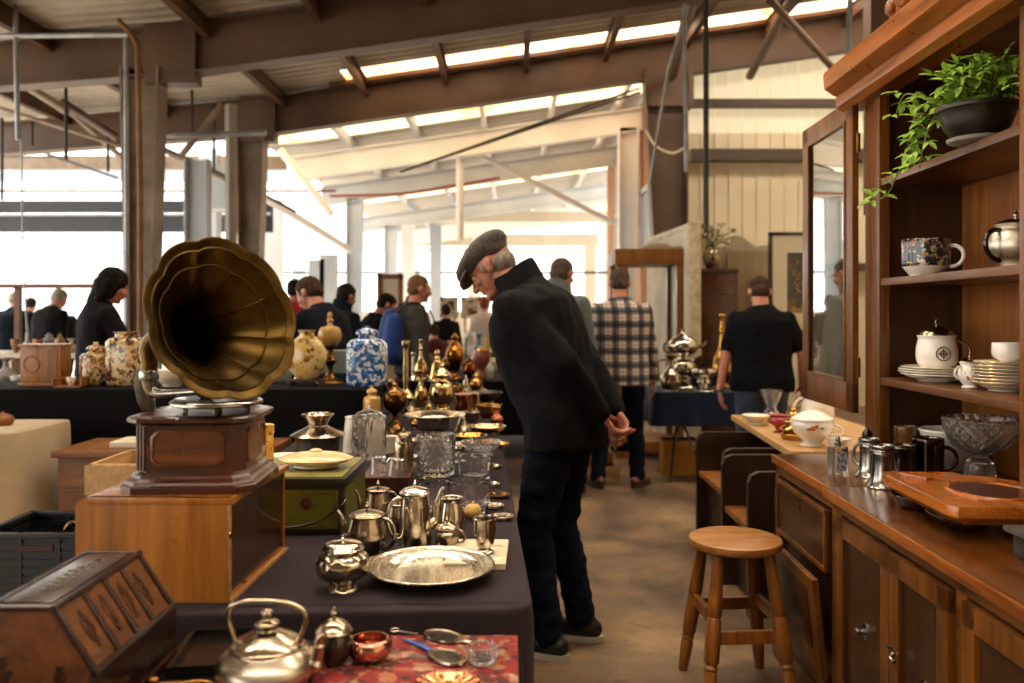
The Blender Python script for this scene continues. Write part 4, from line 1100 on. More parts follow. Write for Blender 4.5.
# dough tray on two dishes
turned('brown_dish', 'dark brown glazed dish under the near end of the wooden tray', 'dish', (1.195, 2.2, .801), [(0, 0), (.045, 0), (.08, .024), (.09, .034), (.084, .034), (.05, .01), (0, .008)], plain('brown_glaze', '3a1e14', .15, '2a140c', coat=.5))
turned('brown_dish', 'dark brown glazed dish under the far end of the wooden tray', 'dish', (1.175, 2.42, .801), [(0, 0), (.04, 0), (.06, .024), (.066, .034), (.06, .034), (.04, .01), (0, .008)], plain('brown_glaze_far', '36200f', .15, '1e0f0a', coat=.5))
def dough_tray():
    r = thing('dough_tray', 'thick orange-brown wooden tray with a round hollow on the dresser worktop', 'tray', (1.27, 2.275, .836), -.05)
    mb = MB()
    # outline with one square end and one rounded, hollow as inner ring
    N = 64; out = []; inn = []
    hx, hy, R = .02, -.045, .098
    for i in range(N):
        a = 2*PI*i/N
        c, s = math.cos(a), math.sin(a)
        k = max(abs(c)/.17, abs(s)/.235)
        rr = 1/k if c < .2 else min(1/k, .2)
        out.append((c*rr, s*rr))
        inn.append((hx+c*R, hy+s*R*1.1))
    lay = [[(x*.86, y*.9, 0) for x, y in out], [(x, y, .022) for x, y in out], [(x, y, .044) for x, y in out], [(x*.985, y*.99, .05) for x, y in out],
           [(hx+(x-hx)*1.13, hy+(y-hy)*1.13, .05) for x, y in inn], [(hx+(x-hx)*1.1, hy+(y-hy)*1.1, .056) for x, y in inn], [(hx+(x-hx)*1.02, hy+(y-hy)*1.02, .056) for x, y in inn],
           [(x, y, .05) for x, y in inn], [(hx+(x-hx)*.9, hy+(y-hy)*.9, .026) for x, y in inn], [(hx+(x-hx)*.6, hy+(y-hy)*.6, .016) for x, y in inn]]
    mb.rings(lay)
    mb.build('tray_body', W_TRAY, r)
    MB().lathe(smooth_prof([(.094, .0535), (.09, .046), (.085, .03), (.06, .0185), (0, .0175)]), 40, (.02, -.045, 0), sx=1, sy=1.1).build('hollow', wood('dark_hollow_wood', '2a1004', '5e2c0c', .18, 'y', .8, .5), r)
    MB().box((-.02, .17, .053), (.03, .09, .012), .005, Matrix.Rotation(.5, 4, 'Z')).build('carved_grip', W_TRAY, r)
dough_tray()
gb = thing('metal_box', 'grey sheet-metal lidded box at the near end of the worktop', 'box', (1.335, 1.76, .801))
MB().bx(-.17, .2, -.2, .17, 0, .055, .004).build('box_body', M_BLKENAM, gb)
MB().bx(-.185, .21, -.21, .185, .055, .068, .004).build('box_lid', M_GREY, gb)

# ------------------------------------------------------------------ stool
st = thing('stool', 'round wooden stool with splayed turned legs beside the dresser base', 'stool', (.815, 3.03, 0), .06)
MB().lathe([(0, .516), (.155, .516), (.165, .523), (.168, .535), (.165, .546), (.157, .55), (0, .551)], 48).build('seat', W_STOOLT, st)
for sx, sy in ((-1, -1), (1, -1), (-1, 1), (1, 1)):
    a = Vector((sx*.09, sy*.09, .522)); bb = Vector((sx*.15, sy*.165, 0))
    pr = [(0, .019), (.12, .02), (.3, .024), (.40, .026), (.42, .021), (.44, .026), (.6, .027), (.70, .026), (.72, .02), (.74, .025), (.76, .02), (.78, .024), (.9, .021), (1, .017)]
    MB().tube([a.lerp(bb, t) for t, _ in pr], [r for _, r in pr], 16).build('leg', W_STOOL, st)
def lp(sx, sy, z):
    t = (.522-z)/.522
    return Vector((sx*(.09+.06*t), sy*(.09+.075*t), z))
for (s0, s1, z) in (((-1, -1), (1, -1), .235), ((-1, 1), (1, 1), .265), ((-1, -1), (-1, 1), .29), ((1, -1), (1, 1), .29)):
    a, c = lp(*s0, z), lp(*s1, z)
    d = (c-a); L = d.length
    M = Matrix.Translation((a+c)/2) @ d.to_track_quat('X', 'Z').to_matrix().to_4x4()
    MB().box((0, 0, 0), (L-.03, .02, .046), .004, M).build('stretcher', W_STOOL, st)

# ------------------------------------------------------------------ pews and the board with china behind the dresser
def pew(label, x0, x1, y0, y1, top, seat, m=W_DARK):
    r = thing('pew', label, 'pew', (x0, y0, 0), 0, 'church pews behind the dresser')
    W, L = x1-x0, y1-y0
    for y in (0, L-.04):
        q = MB()
        poly = [(0, 0), (W, 0), (W, top), (.05, top), (.015, top-.015), (0, top-.05)]
        q.prism(poly, 'y', y, y+.04, bevel=.006)
        q.build('end_panel', m, r)
    MB().bx(.01, W, .04, L-.04, seat-.03, seat, .005).build('seat', W_OAK, r)
    MB().bx(W-.04, W-.01, .04, L-.04, seat, top-.03, .005).build('backrest', m, r)
    MB().bx(.06, .08, .04, L-.04, .02, seat-.03).build('front_board', m, r)
pew('dark oak pew with worn edges farthest behind the dresser, below the china board', 1.105, 1.68, 4.35, 5.0, .66, .43)
pew('dark oak pew end with rounded top close behind the dresser end', 1.06, 1.6, 3.72, 4.22, .655, .40)
pew('narrow dark pew end wedged against the dresser end', 1.14, 1.5, 3.42, 3.62, .64, .40)
bd = thing('display_board', 'pale pine board carrying china across the pew tops', 'board', (1.35, 4.0, .665))
q = MB(); q.prism([(0, .02), (.75, .02), (.75, 1.5), (.10, 1.5)], 'z', 0, .034, bevel=.004)
q.build('board', W_PINE, bd)
q = MB()
for x, y in ((.3, .18), (.3, .85)): q.bx(x, x+.25, y-.02, y+.02, -.012, .002)
q.build('batten', W_PINE, bd)
for x, y in ((.62, 1.42), (.2, 1.42)): MB().bx(x, x+.05, y, y+.05, -.665, 0).build('leg', W_DARK, bd)
BZ = .70
turned('soup_tureen', 'white china tureen with orange flower spray nearest on the pine board', 'tureen', (1.52, 4.2, BZ),
       [(0, 0), (.055, 0), (.058, .01), (.045, .022), (.085, .06), (.104, .1), (.1, .13), (.104, .135), (.09, .15), (.05, .17), (.015, .18), (0, .18)], M_WHITE,
       [('handle', MB().tube(handle_pts((.08, -.06, .11), (.075, -.055, .06), (.05, -.04, 0)), .008, 8), M_WHITE),
        ('flower_spray', MB().ell((-.03, -.097, .1), (.016, .006, .014), sub=2).ell((-.012, -.1, .108), (.013, .005, .011), sub=2), plain('orange_flower', 'c8642a', .2)),
        ('leaf_spray', MB().ell((-.05, -.09, .094), (.014, .006, .008), sub=2).ell((.01, -.101, .1), (.012, .004, .007), sub=2), plain('painted_leaf', '7a8a4a', .2)),
        ('gravy_boat', MB().lathe(smooth_prof([(0, .0), (.03, 0), (.05, .025), (.06, .05), (.055, .05), (0, .02)]), 24, (.09, -.11, .0)), M_WHITE)], sx=1)
turned('white_pitcher', 'tall white china pitcher behind the flower-painted tureen', 'pitcher', (1.70, 4.62, BZ), [(0, 0), (.06, 0), (.07, .02), (.09, .09), (.085, .16), (.07, .2), (.078, .225), (.07, .225), (.06, .2), (0, .19)], M_CREAM,
       [('handle', MB().tube(handle_pts((-.07, 0, .2), (-.085, 0, .07), (-.07, 0, 0)), .008, 8), M_CREAM)])
br = thing('incense_burner', 'small brass tiered incense burner between red bowl and tureen', 'burner', (1.49, 4.4, BZ))
MB().lathe(smooth_prof([(0, 0), (.05, 0), (.058, .012), (.062, .03), (.045, .045), (.066, .055), (.07, .06), (.05, .075), (.03, .085)]), 24, flute=(8, .06)).build('bowl', M_BRASS, br)
MB().lathe(smooth_prof([(.0, .08), (.036, .082), (.04, .1), (.022, .118), (.03, .128), (.02, .145), (.012, .152), (.016, .16), (0, .175)]), 20, flute=(6, .08)).build('lid', M_BRASS, br)
turned('ruby_bowl', 'small bright red glass bowl on the pine board', 'bowl', (1.50, 4.66, BZ), [(0, 0), (.03, 0), (.03, .008), (.018, .018), (.03, .034), (.058, .055), (.06, .075), (.05, .09), (.058, .1), (.05, .1), (.042, .088), (.05, .07), (0, .04)], M_RUBY)
turned('white_dish', 'shallow white footed dish at the far corner of the pine board', 'dish', (1.47, 5.0, BZ), [(0, 0), (.035, 0), (.03, .012), (.06, .03), (.085, .055), (.08, .056), (.05, .035), (0, .025)], M_CREAM, sx=1)
turned('glass_vase', 'waisted clear glass vase behind the white footed dish', 'vase', (1.60, 5.12, BZ), [(0, 0), (.06, 0), (.062, .01), (.05, .05), (.03, .09), (.05, .14), (.07, .19), (.066, .19), (.046, .14), (.026, .09), (.045, .05), (.05, .014), (0, .012)], M_CRYS)
# ------------------------------------------------------------------ draped tables
def drape(name, label, w, d, z, drop, m, loc, rz=0, amp=.018, freq=16, rad=.05, seed=1, cat='tablecloth', skirt=None, top_wave=.0012):
    """cloth over a w x d top (local x 0..w, y 0..d); drop = fall length on (front, right, back, left)"""
    per = []
    def arc(cx, cy, a0):
        for i in range(5):
            a = a0+PI/2*i/4
            per.append((cx+rad*math.cos(a), cy+rad*math.sin(a), math.cos(a), math.sin(a)))
    def edge(x0, y0, x1, y1, nx, ny):
        n = max(2, int(math.hypot(x1-x0, y1-y0)/.03))
        for i in range(1, n): per.append((x0+(x1-x0)*i/n, y0+(y1-y0)*i/n, nx, ny))
    arc(rad, rad, PI); edge(rad, 0, w-rad, 0, 0, -1)
    arc(w-rad, rad, 1.5*PI); edge(w, rad, w, d-rad, 1, 0)
    arc(w-rad, d-rad, 0); edge(w-rad, d, rad, d, 0, 1)
    arc(rad, d-rad, PI/2); edge(0, d-rad, 0, rad, -1, 0)
    mb = MB()
    rings = []
    def fall(nx, ny):
        f, r, b, l = drop
        ws = [(max(0, -ny)**2, f), (max(0, nx)**2, r), (max(0, ny)**2, b), (max(0, -nx)**2, l)]
        return sum(a*q for a, q in ws)/sum(a for a, _ in ws)
    levels = [0, .006, .02, .06, .2, .4, .6, .8, .92, 1.0]
    s = 0; acc = []
    for i, p in enumerate(per):
        q = per[i-1]; s += math.hypot(p[0]-q[0], p[1]-q[1]) if i else 0; acc.append(s)
    for k in (.97, .995):
        rings.append([(w/2+(x-w/2)*k, d/2+(y-d/2)*k, z) for x, y, _, _ in per])
    for li, t in enumerate(levels):
        ring = []
        for (x, y, nx, ny), u in zip(per, acc):
            h = fall(nx, ny)*t
            wv = math.sin(u*freq+seed)+.6*math.sin(u*freq*1.73+seed*2.1)+.4*math.sin(u*freq*.41+seed)
            o = amp*(t**1.1)*(wv+.9)+(.004 if t == 0 else .012 if li > 2 else .008)
            dz = 0 if li == 0 else (-.003 if li == 1 else -h)
            ring.append((x+nx*o, y+ny*o, z+dz))
        rings.append(ring)
    mb.rings(rings, cap0=False, cap1=False)
    # top as a fine grid with slight creases
    nx_, ny_ = max(6, int(w/.04)), max(6, int(d/.04))
    k = .98
    x0, x1, y0, y1 = w/2-w/2*k+.005, w/2+w/2*k-.005, d/2-d/2*k+.005, d/2+d/2*k-.005
    g = [[mb.bm.verts.new((x0+(x1-x0)*i/nx_, y0+(y1-y0)*j/ny_, z+.0005+top_wave*(1+noise.noise(Vector((i*.35+seed, j*.12, 0)))))) for i in range(nx_+1)] for j in range(ny_+1)]
    for j in range(ny_):
        for i in range(nx_): mb.bm.faces.new((g[j][i], g[j][i+1], g[j+1][i+1], g[j+1][i]))
    o = mb.build(name, m, loc=loc, rotz=rz, angle=60)
    return tag(o, label, cat)
def trestle(label, w, d, z, loc, rz=0, m=None, legz=None, cat='table'):
    m = m or W_DARK
    t = thing('folding_table', label, cat, loc, rz)
    MB().bx(.02, w-.02, .02, d-.02, z-.035, z-.004, .004).build('tabletop', m, t)
    n = 0
    for x in (.08, w-.12):
        for y in (.08, d-.12): MB().bx(x, x+.04, y, y+.04, 0, z-.035).build('leg', m, t)
    return t
# main display table with its long cloth
MR = .041
def ml(x, y): return (.0375+x*math.cos(MR)-y*math.sin(MR), 1.756+x*math.sin(MR)+y*math.cos(MR), 0)
for lt, lc, w_, y_, d_, sd in (('long display table hidden under the aubergine cloth, carrying the silver and crystal', 'dark aubergine cloth under the silver coffee set and crystal', 1.0, 0, 2.72, 2),
                           ('narrow table joining the long table beside the black table', 'dark aubergine cloth on the narrow joining table under the globe urn', .66, 2.79, .71, 3),
                           ('last table of the long row, carrying tall brass', 'dark aubergine cloth at the far end under the tall brass candlestick', .85, 3.57, 1.44, 4)):
    trestle(lt, w_, d_, .738, ml(-w_, y_), MR)
    drape('tablecloth', lc, w_, d_, .74, (.6 if y_ == 0 else .25, .6, .25, .6), M_TABCLOTH, ml(-w_, y_), MR, amp=.005 if y_ == 0 else .003, freq=9, seed=sd)
# lower table at the near end
trestle('low table under a charcoal cloth, carrying the kettle and inlaid casket', 1.03, .75, .698, (-1.02, .93, 0))
drape('tablecloth', 'charcoal cloth under the kettle and inlaid casket, lower than the main table', 1.03, .75, .70, (.5, .5, .02, .5), M_FGCLOTH, (-1.02, .93, 0), 0, amp=.004, freq=9, seed=5)

ZT, ZF = .7425, .7025
def at(px, py, z=ZT): return T(px, py, z)
# ------------------------------------------------------------------ big honey box
bb = thing('wooden_case', 'large honey-brown wooden case with glossy dark end panel, under the gramophone', 'case', (-.942, 1.79, ZT), -.03)
w_, d_, h_ = .332, .405, .225
q = MB()
def rr(w, h, r, n=6):
    p = [(w, 0), (w, h-.004)]
    p = [(0, 0), (w, 0), (w, h)]
    for i in range(n+1):
        a = PI/2+PI/2*i/n
        p.append((r+r*math.cos(a), h-r+r*math.sin(a)))
    return p
o_ = rr(w_, h_, .03)
q.prism(o_, 'y', 0, .012); q.prism(o_, 'y', d_-.012, d_)
sh = MB()
op = [(x, y) for x, y in o_]; 
for i in range(len(op)-1):
    pass
q.bx(0, w_, .01, d_-.01, 0, .012); q.bx(.028, w_+.012, -.002, d_, h_-.014, h_, .002); q.bx(0, .012, .01, d_-.01, 0, h_-.028)
N = 8
for i in range(N):
    a0, a1 = PI/2+PI/2*i/N, PI/2+PI/2*(i+1)/N
    pts = [(.03+.03*math.cos(a0), h_-.03+.03*math.sin(a0)), (.03+.03*math.cos(a1), h_-.03+.03*math.sin(a1)), (.03+.018*math.cos(a1), h_-.03+.018*math.sin(a1)), (.03+.018*math.cos(a0), h_-.03+.018*math.sin(a0))]
    q.prism(pts, 'y', .01, d_-.01)
q.build('shell', W_BOX, bb)
MB().bx(w_-.014, w_-.004, .012, d_-.012, .012, h_-.014).build('glossy_end_panel', wood('glossy_brown_panel', '24120a', '3e2212', .1, 'y', .6, .6), bb)
q = MB().bx(w_-.002, w_+.006, 0, .008, 0, h_-.014); q.bx(w_-.002, w_+.01, .0, d_, 0, .007)
q.build('edge_strip', W_BOXIN, bb)
MB().lathe([(0, 0), (.009, 0), (.009, .003), (0, .004)], 16, (w_+.004, .006, .145), Matrix.Rotation(PI/2, 4, 'Y')).build('hasp', M_BRASS, bb)

# ------------------------------------------------------------------ gramophone
GZ = ZT+h_+.001
gx, gy = -.725, 1.955
gr = thing('gramophone', 'antique gramophone with scalloped brass horn on a mahogany base', 'gramophone', (gx, gy, GZ), .05)
def octo(hx, hy, c):
    return [(-hx+c, -hy), (hx-c, -hy), (hx, -hy+c), (hx, hy-c), (hx-c, hy), (-hx+c, hy), (-hx, hy-c), (-hx, -hy+c)]
def octlay(mb, lays):
    mb.rings([[(x, y, z) for x, y in octo(hx, hy, c)] for hx, hy, c, z in lays])
    return mb
HXg, HYg = .12, .116
octlay(MB(), [(HXg+.028, HYg+.028, .035, 0), (HXg+.028, HYg+.028, .035, .014), (HXg+.024, HYg+.024, .035, .017), (HXg+.022, HYg+.022, .033, .02), (HXg+.02, HYg+.02, .033, .024), (HXg+.012, HYg+.012, .032, .03), (HXg+.009, HYg+.009, .032, .036), (HXg+.003, HYg+.003, .03, .04), (HXg, HYg, .03, .042)]).build('plinth', W_MAH, gr, angle=25)
octlay(MB(), [(HXg, HYg, .03, .04), (HXg, HYg, .03, .148)]).build('case', W_MAH, gr, angle=25)
octlay(MB(), [(HXg, HYg, .03, .146), (HXg+.012, HYg+.012, .032, .15), (HXg+.018, HYg+.018, .034, .154), (HXg+.018, HYg+.018, .034, .162), (HXg+.012, HYg+.012, .034, .166), (HXg-.01, HYg-.01, .03, .167)]).build('top_board', W_MAH, gr, angle=25)
def framed(mb, x0, x1, z0, z1, c, t):
    o = [(x0+c, z0), (x1-c, z0), (x1, z0+c), (x1, z1-c), (x1-c, z1), (x0+c, z1), (x0, z1-c), (x0, z0+c)]
    cx, cz = (x0+x1)/2, (z0+z1)/2
    k = .93
    i_ = [(cx+(x-cx)*k, cz+(z-cz)*(k-.05)) for x, z in o]
    return o, i_
for M, nm in ((Matrix.Translation((0, -HYg, 0)), 'front_panel'), (Matrix.Translation((HXg, 0, 0)) @ Matrix.Rotation(PI/2, 4, 'Z'), 'end_panel')):
    o, i_ = framed(None, -.08, .08, .056, .136, .014, 0)
    q = MB()
    q.rings([[(x, .001, z) for x, z in o], [(x, -.003, z) for x, z in o], [(x, -.0045, z) for x, z in i_]], cap1=False)
    q.rings([[(x, -.0045, z) for x, z in i_], [(x*.98, -.001, .096+(z-.096)*.97) for x, z in i_]], cap0=False)
    bmesh.ops.transform(q.bm, matrix=M, verts=q.bm.verts)
    q.build(nm, W_PANEL, gr, angle=25)
for s in (-1,):
    q = MB()
    for k in (-.6, .0, .6):
        q.tube([(-HXg+.015+k*.018, -HYg+.015-k*.018-.0012, .045), (-HXg+.015+k*.018, -HYg+.015-k*.018-.0012, .145)], .005, 8)
    q.build('corner_reeding', W_MAH, gr)
# turntable
MB().lathe([(0, .183), (.1, .183), (.104, .186), (.104, .191), (.1, .194), (.03, .195), (0, .195)], 48, (.035, -.02, 0)).build('turntable', M_STEEL, gr)
MB().lathe([(0, .165), (.012, .165), (.012, .185), (0, .185)], 16, (.035, -.02, 0)).build('spindle', M_DSTEEL, gr)
for a in (-2.2, -1.3, -.4): MB().lathe([(0, .165), (.006, .165), (.008, .175), (.005, .184), (0, .184)], 12, (.035+.085*math.cos(a), -.02+.085*math.sin(a), 0)).build('turntable_bolt', M_DSTEEL, gr)
MB().lathe([(0, .1955), (.094, .1955), (.096, .1975), (.03, .1985), (0, .1985)], 48, (.035, -.02, 0)).build('record', M_BLKENAM, gr)
# bracket and elbow
ex, ey = -.136, .02
q = MB()
q.prism([(-.012, .166), (.014, .166), (.012, .19), (-.004, .222), (.0, .248), (-.012, .262), (-.026, .262), (-.03, .22), (-.022, .186)], 'y', -.012, .012, Matrix.Translation((ex, ey, 0)), bevel=.003)
q.build('cast_bracket', M_DSTEEL, gr)
MB().lathe([(0, .236), (.021, .236), (.023, .24), (.023, .256), (.021, .26), (0, .26)], 24, (ex, ey, 0)).build('collar', M_STEEL, gr)
ta = spl([(ex, ey, .24), (ex+.003, ey, .215), (ex+.022, ey-.005, .206), (ex+.07, ey-.02, .208), (ex+.135, ey-.045, .214)], 6)
n_ = len(ta)
ra = [.019-.012*min(1, i/(n_*.75)) for i in range(n_)]
tn = MB().tube(ta, ra, 16).build('tone_arm', M_STEEL, gr)
sb = Vector((ex+.148, ey-.05, .222))
MB().torus(sb, .019, .0065, Matrix.Rotation(PI/2, 4, 'X') , 28, 10).lathe([(0, 0), (.017, 0), (.017, .004), (0, .004)], 24, sb, Matrix.Rotation(PI/2, 4, 'X')).build('soundbox', M_DSTEEL, gr)
MB().tube([sb+Vector((0, 0, -.017)), sb+Vector((0.002, -.004, -.024))], .0015, 6).build('needle', M_STEEL, gr)
# horn: swept scalloped bell
ax = Vector((.73, -.63, .26)).normalized()           # facing of the mouth
mc = P(223, 319, 1.80)-Vector((gx, gy, GZ)); mc = Matrix.Rotation(-.05, 3, 'Z') @ mc
e0 = Vector((ex, ey, .255))
path = bez(mc, mc-ax*.19, e0+Vector((.015, .02, .115)), e0+Vector((-.002, .0, .055)), 40)
path += [e0+Vector((.002, .002, .018)), e0]
NP = len(path)
S = 144; NPET = 9
L = [0]
for a, b_ in zip(path[:-1], path[1:]): L.append(L[-1]+(b_-a).length)
tot = L[-1]
rings_in, rings_out = [], []
up = Vector((0, 0, 1))
prevn = None
def horn_r(t):      # t 0 mouth .. 1 elbow
    return .0185+.026*(1-t)**1.6+.082*max(0, 1-t*1.2)**2.4+.054*max(0, 1-t*3.2)**2.2
for i, p in enumerate(path):
    tg = (path[max(i-1, 0)]-path[min(i+1, NP-1)]).normalized()
    if prevn is None: n1 = (up-tg*up.dot(tg)).normalized()
    else: n1 = (prevn-tg*prevn.dot(tg)).normalized()
    prevn = n1; n2 = tg.cross(n1)
    t = L[i]/tot
    r = horn_r(t)
    k = .06*max(0, 1-t*2.0)**1.5+.014*max(0, 1-t*1.2)
    ro, ri = [], []
    for j in range(S):
        a = 2*PI*j/S
        sc = abs(math.cos(NPET*a/2+.5))**.55
        q_ = 1-k*(1-sc)
        ro.append(p+(n1*math.cos(a)+n2*math.sin(a))*r*q_)
        ri.append(p+(n1*math.cos(a)+n2*math.sin(a))*(r-.0016)*q_)
    rings_out.append(ro); rings_in.append(ri)
hb = MB()
# rolled rim with a shallow crease behind it
rim = []
tg = ax; n1 = (up-tg*up.dot(tg)).normalized(); n2 = tg.cross(n1)
def rim_ring(rr_, off, kk):
    out = []
    for j in range(S):
        a = 2*PI*j/S
        sc = abs(math.cos(NPET*a/2+.5))**.55
        out.append(mc+ax*off+(n1*math.cos(a)+n2*math.sin(a))*rr_*(1-kk*(1-sc)))
    return out
rs = [rings_out[i] for i in range(NP-1, -1, -1)]
R0 = horn_r(0)
rs += [rim_ring(R0+.002, .0075, .065), rim_ring(R0+.0045, .0085, .067), rim_ring(R0+.0045, .011, .067), rim_ring(R0+.002, .0115, .065), rim_ring(R0-.004, .0085, .063), rim_ring(R0-.016, .003, .063), rim_ring(R0-.019, .0045, .061), rim_ring(R0-.022, .001, .057)]
i0 = next(i for i in range(NP) if horn_r(L[i]/tot) < R0-.030)
rs += [rings_in[i] for i in range(i0, NP)]
hb.rings(rs, cap0=True, cap1=True)
hb.build('horn', M_BRASSH, gr, angle=50)
# beaded crease inside the rim
cp_ = [A.lerp(path[2], .03) for A in rings_in[2]]
qb = MB(); n0 = len(cp_)
qb.rings([[cp_[j]+((cp_[j]-path[2]).normalized()*math.cos(2*PI*k/6)+ax*math.sin(2*PI*k/6))*.0022 for k in range(6)] for j in list(range(n0))+[0]], cap0=False, cap1=False)
qb.build('rim_crease', M_BRASSH, gr)
# soldered seams from throat to rim
for j in range(NPET):
    a = (PI+2*PI*j-1.0)/NPET
    jj = a/(2*PI)*S
    pts = []
    for i in range(0, 26):
        t = L[i]/tot; r = horn_r(t)
        k = .06*max(0, 1-t*2.0)**1.5+.014*max(0, 1-t*1.2)
        tg = (path[max(i-1, 0)]-path[min(i+1, NP-1)]).normalized()
        # frame by transport again
        A = rings_in[i][int(round(jj)) % S]
        pts.append(A.lerp(path[i], .012))
    MB().tube(pts[1:], [.0024]*(len(pts)-1), 6).build('horn_seam', M_BRASSH, gr)

# ------------------------------------------------------------------ inlaid casket (bottom corner)
ck = thing('inlaid_casket', 'dark wooden slant-sided casket with floral inlay beside the kettle', 'casket', (-.765, 1.29, ZF))
Lc = .305
pts = [(-.115, 0), (.115, 0), (.115, .10), (.05, .20), (-.05, .20), (-.115, .10)]
MB().prism([(x*.97, z if z else .0) for x, z in pts], 'y', .004, Lc-.004).build('casket_body', W_CASK, ck, angle=20)
q = MB()
for y0, y1 in ((0, .012), (Lc-.012, Lc)):
    for a, c in zip(pts, pts[1:]+pts[:1]):
        A, B = Vector((a[0], 0, a[1])), Vector((c[0], 0, c[1]))
        q.tube([A+Vector((0, (y0+y1)/2, 0)), B+Vector((0, (y0+y1)/2, 0))], .0055, 8)
for p in pts[1:]:
    q.tube([(p[0], 0, p[1]), (p[0], Lc, p[1])], .006, 8)
q.bx(-.124, .124, -.006, Lc+.006, 0, .018, .004); q.bx(.108, .121, 0, Lc, .018, .1, .003)
q.build('dark_moulding', W_CASKD, ck)
MB().bx(-.04, .04, .02, Lc-.02, .199, .205, .003).build('top_panel', W_CASKD, ck)
# inlay: leafy sprays on the end, the slope and the top
def spray(mb, o, u, v, n, L, W, seed):
    random.seed(seed)
    o, u, v, n = Vector(o), Vector(u).normalized(), Vector(v).normalized(), Vector(n).normalized()
    def lf(c, ang, a, b_):
        d = u*math.cos(ang)+v*math.sin(ang); s = n.cross(d)
        vs = [mb.bm.verts.new(c+d*(a*math.cos(t))+s*(b_*math.sin(t))+n*.0012) for t in [2*PI*i/8 for i in range(8)]]
        w2 = [mb.bm.verts.new(x.co-n*.003) for x in vs]
        mb.bm.faces.new(vs)
        for i in range(8): mb.bm.faces.new((vs[i], w2[i], w2[(i+1) % 8], vs[(i+1) % 8]))
    k = 9
    for i in range(k):
        t = (i+.5)/k
        c = o+u*(L*(t-.5))
        for sg in (1, -1):
            lf(c+v*(sg*W*.5*math.sin(PI*t)*random.uniform(.5, 1)), random.uniform(-1, 1)+sg*.9, W*.26*random.uniform(.7, 1.2), W*.13)
        lf(c, 0, L/k*.6, W*.05)
M_INL = plain('inlay_dark', '26120a', .3, '3a1e0e'); M_INLL = plain('inlay_light', 'a8763a', .3, '8a5a28')
q = MB(); spray(q, (-.035, .003, .075), (0, 0, 1), (1, 0, 0), (0, -1, 0), .10, .034, 1); q.build('end_inlay', M_INL, ck, recalc=False)
q = MB(); spray(q, (.06, .003, .075), (0, 0, 1), (1, 0, 0), (0, -1, 0), .07, .02, 2); q.build('end_inlay', M_INL, ck, recalc=False)
sl = Vector((-.065, 0, .1)).normalized(); sn = Vector((.1, 0, .065)).normalized()
for i, y in enumerate((.055, .125, .19, .25)):
    q = MB(); spray(q, Vector((.0825-.003, y, .15))+sn*.0005, sl, (0, 1, 0), sn, .07, .022, 4+i); q.build('slope_inlay', M_INL, ck, recalc=False)
for y in (.09, .16, .222):
    M = Matrix.Translation(Vector((.0825, y, .15))-sn*.002) @ Matrix(((sl.x, 0, sn.x, 0), (0, 1, 0, 0), (sl.z, 0, sn.z, 0), (0, 0, 0, 1)))
    MB().box((0, 0, 0), (.11, .014, .006), .001, M).build('slope_strap', W_CASKD, ck)
q = MB(); spray(q, (0, .16, .205), (0, 1, 0), (1, 0, 0), (0, 0, 1), .19, .03, 9); q.build('top_inlay', plain('inlay_pewter', '8a7a66', .25, '6a5a48', metal=.7), ck, recalc=False)

# ------------------------------------------------------------------ kettle, pepper pot, red cloth and trinkets
kt = thing('kettle', 'squat silver kettle with tall loop handle beside the red paisley cloth', 'kettle', (-.432, 1.465, ZF), -.1)
MB().lathe(smooth_prof([(0, 0), (.055, 0), (.06, .004), (.078, .02), (.089, .042), (.085, .062), (.066, .082), (.058, .086), (0, .086)]), 48).build('body', M_PEWT, kt)
MB().lathe(smooth_prof([(.062, .084), (.063, .088), (.052, .098), (.03, .11), (.018, .115), (.016, .122), (.022, .126), (.02, .132), (.009, .137), (.008, .142), (.0115, .148), (.009, .155), (0, .158)]), 40).build('lid', M_SILVD, kt)
MB().tube(spl([(-.058, 0, .078), (-.064, 0, .105), (-.072, 0, .135), (-.066, 0, .16), (-.035, 0, .172), (.03, 0, .172), (.064, 0, .158), (.07, 0, .135), (.06, 0, .105), (.056, 0, .082)], 5), .0048, 12).build('handle', M_SILVD, kt)
MB().tube(spl([(.072, 0, .04), (.088, 0, .058), (.092, .0, .085), (.096, 0, .104), (.106, 0, .112)], 5), [.02]*6+[.013]*6+[.0085]*6+[.007]*3, 14).build('spout', M_SILVD, kt)
kt.scale = (1, 1, .88)
turned('sugar_shaker', 'small embossed silver shaker with knob lid between kettle and red cloth', 'sugar shaker', at(334, 671, ZF),
       [(0, 0), (.02, 0), (.022, .005), (.016, .012), (.029, .03), (.0315, .055), (.026, .07), (.031, .075)], M_DSTEEL,
       [('lid', finial(.098, .0085, MB().lathe(smooth_prof([(0, .074), (.032, .074), (.032, .079), (.022, .09), (.008, .097), (0, .099)]), 28)), M_SILVD)])
rc = tag(MB().bx(-.355, .012, 1.32, 1.675, 0, .0125, .005).build('paisley_cloth_pad', M_REDCLOTH, loc=(0, 0, ZF)), 'red paisley cloth pad under the hand mirrors and glass trinkets', 'cloth pad')
ZR = ZF+.013
turned('trinket_bowl', 'round pink-copper glass trinket bowl on the red paisley cloth', 'bowl', at(370, 659, ZR), [(0, 0), (.02, 0), (.036, .008), (.042, .022), (.039, .036), (.033, .04), (.031, .038), (.036, .022), (.03, .01), (0, .007)], metal('pink_lustre', 'd8a088', .15, 'a86a50', 30))
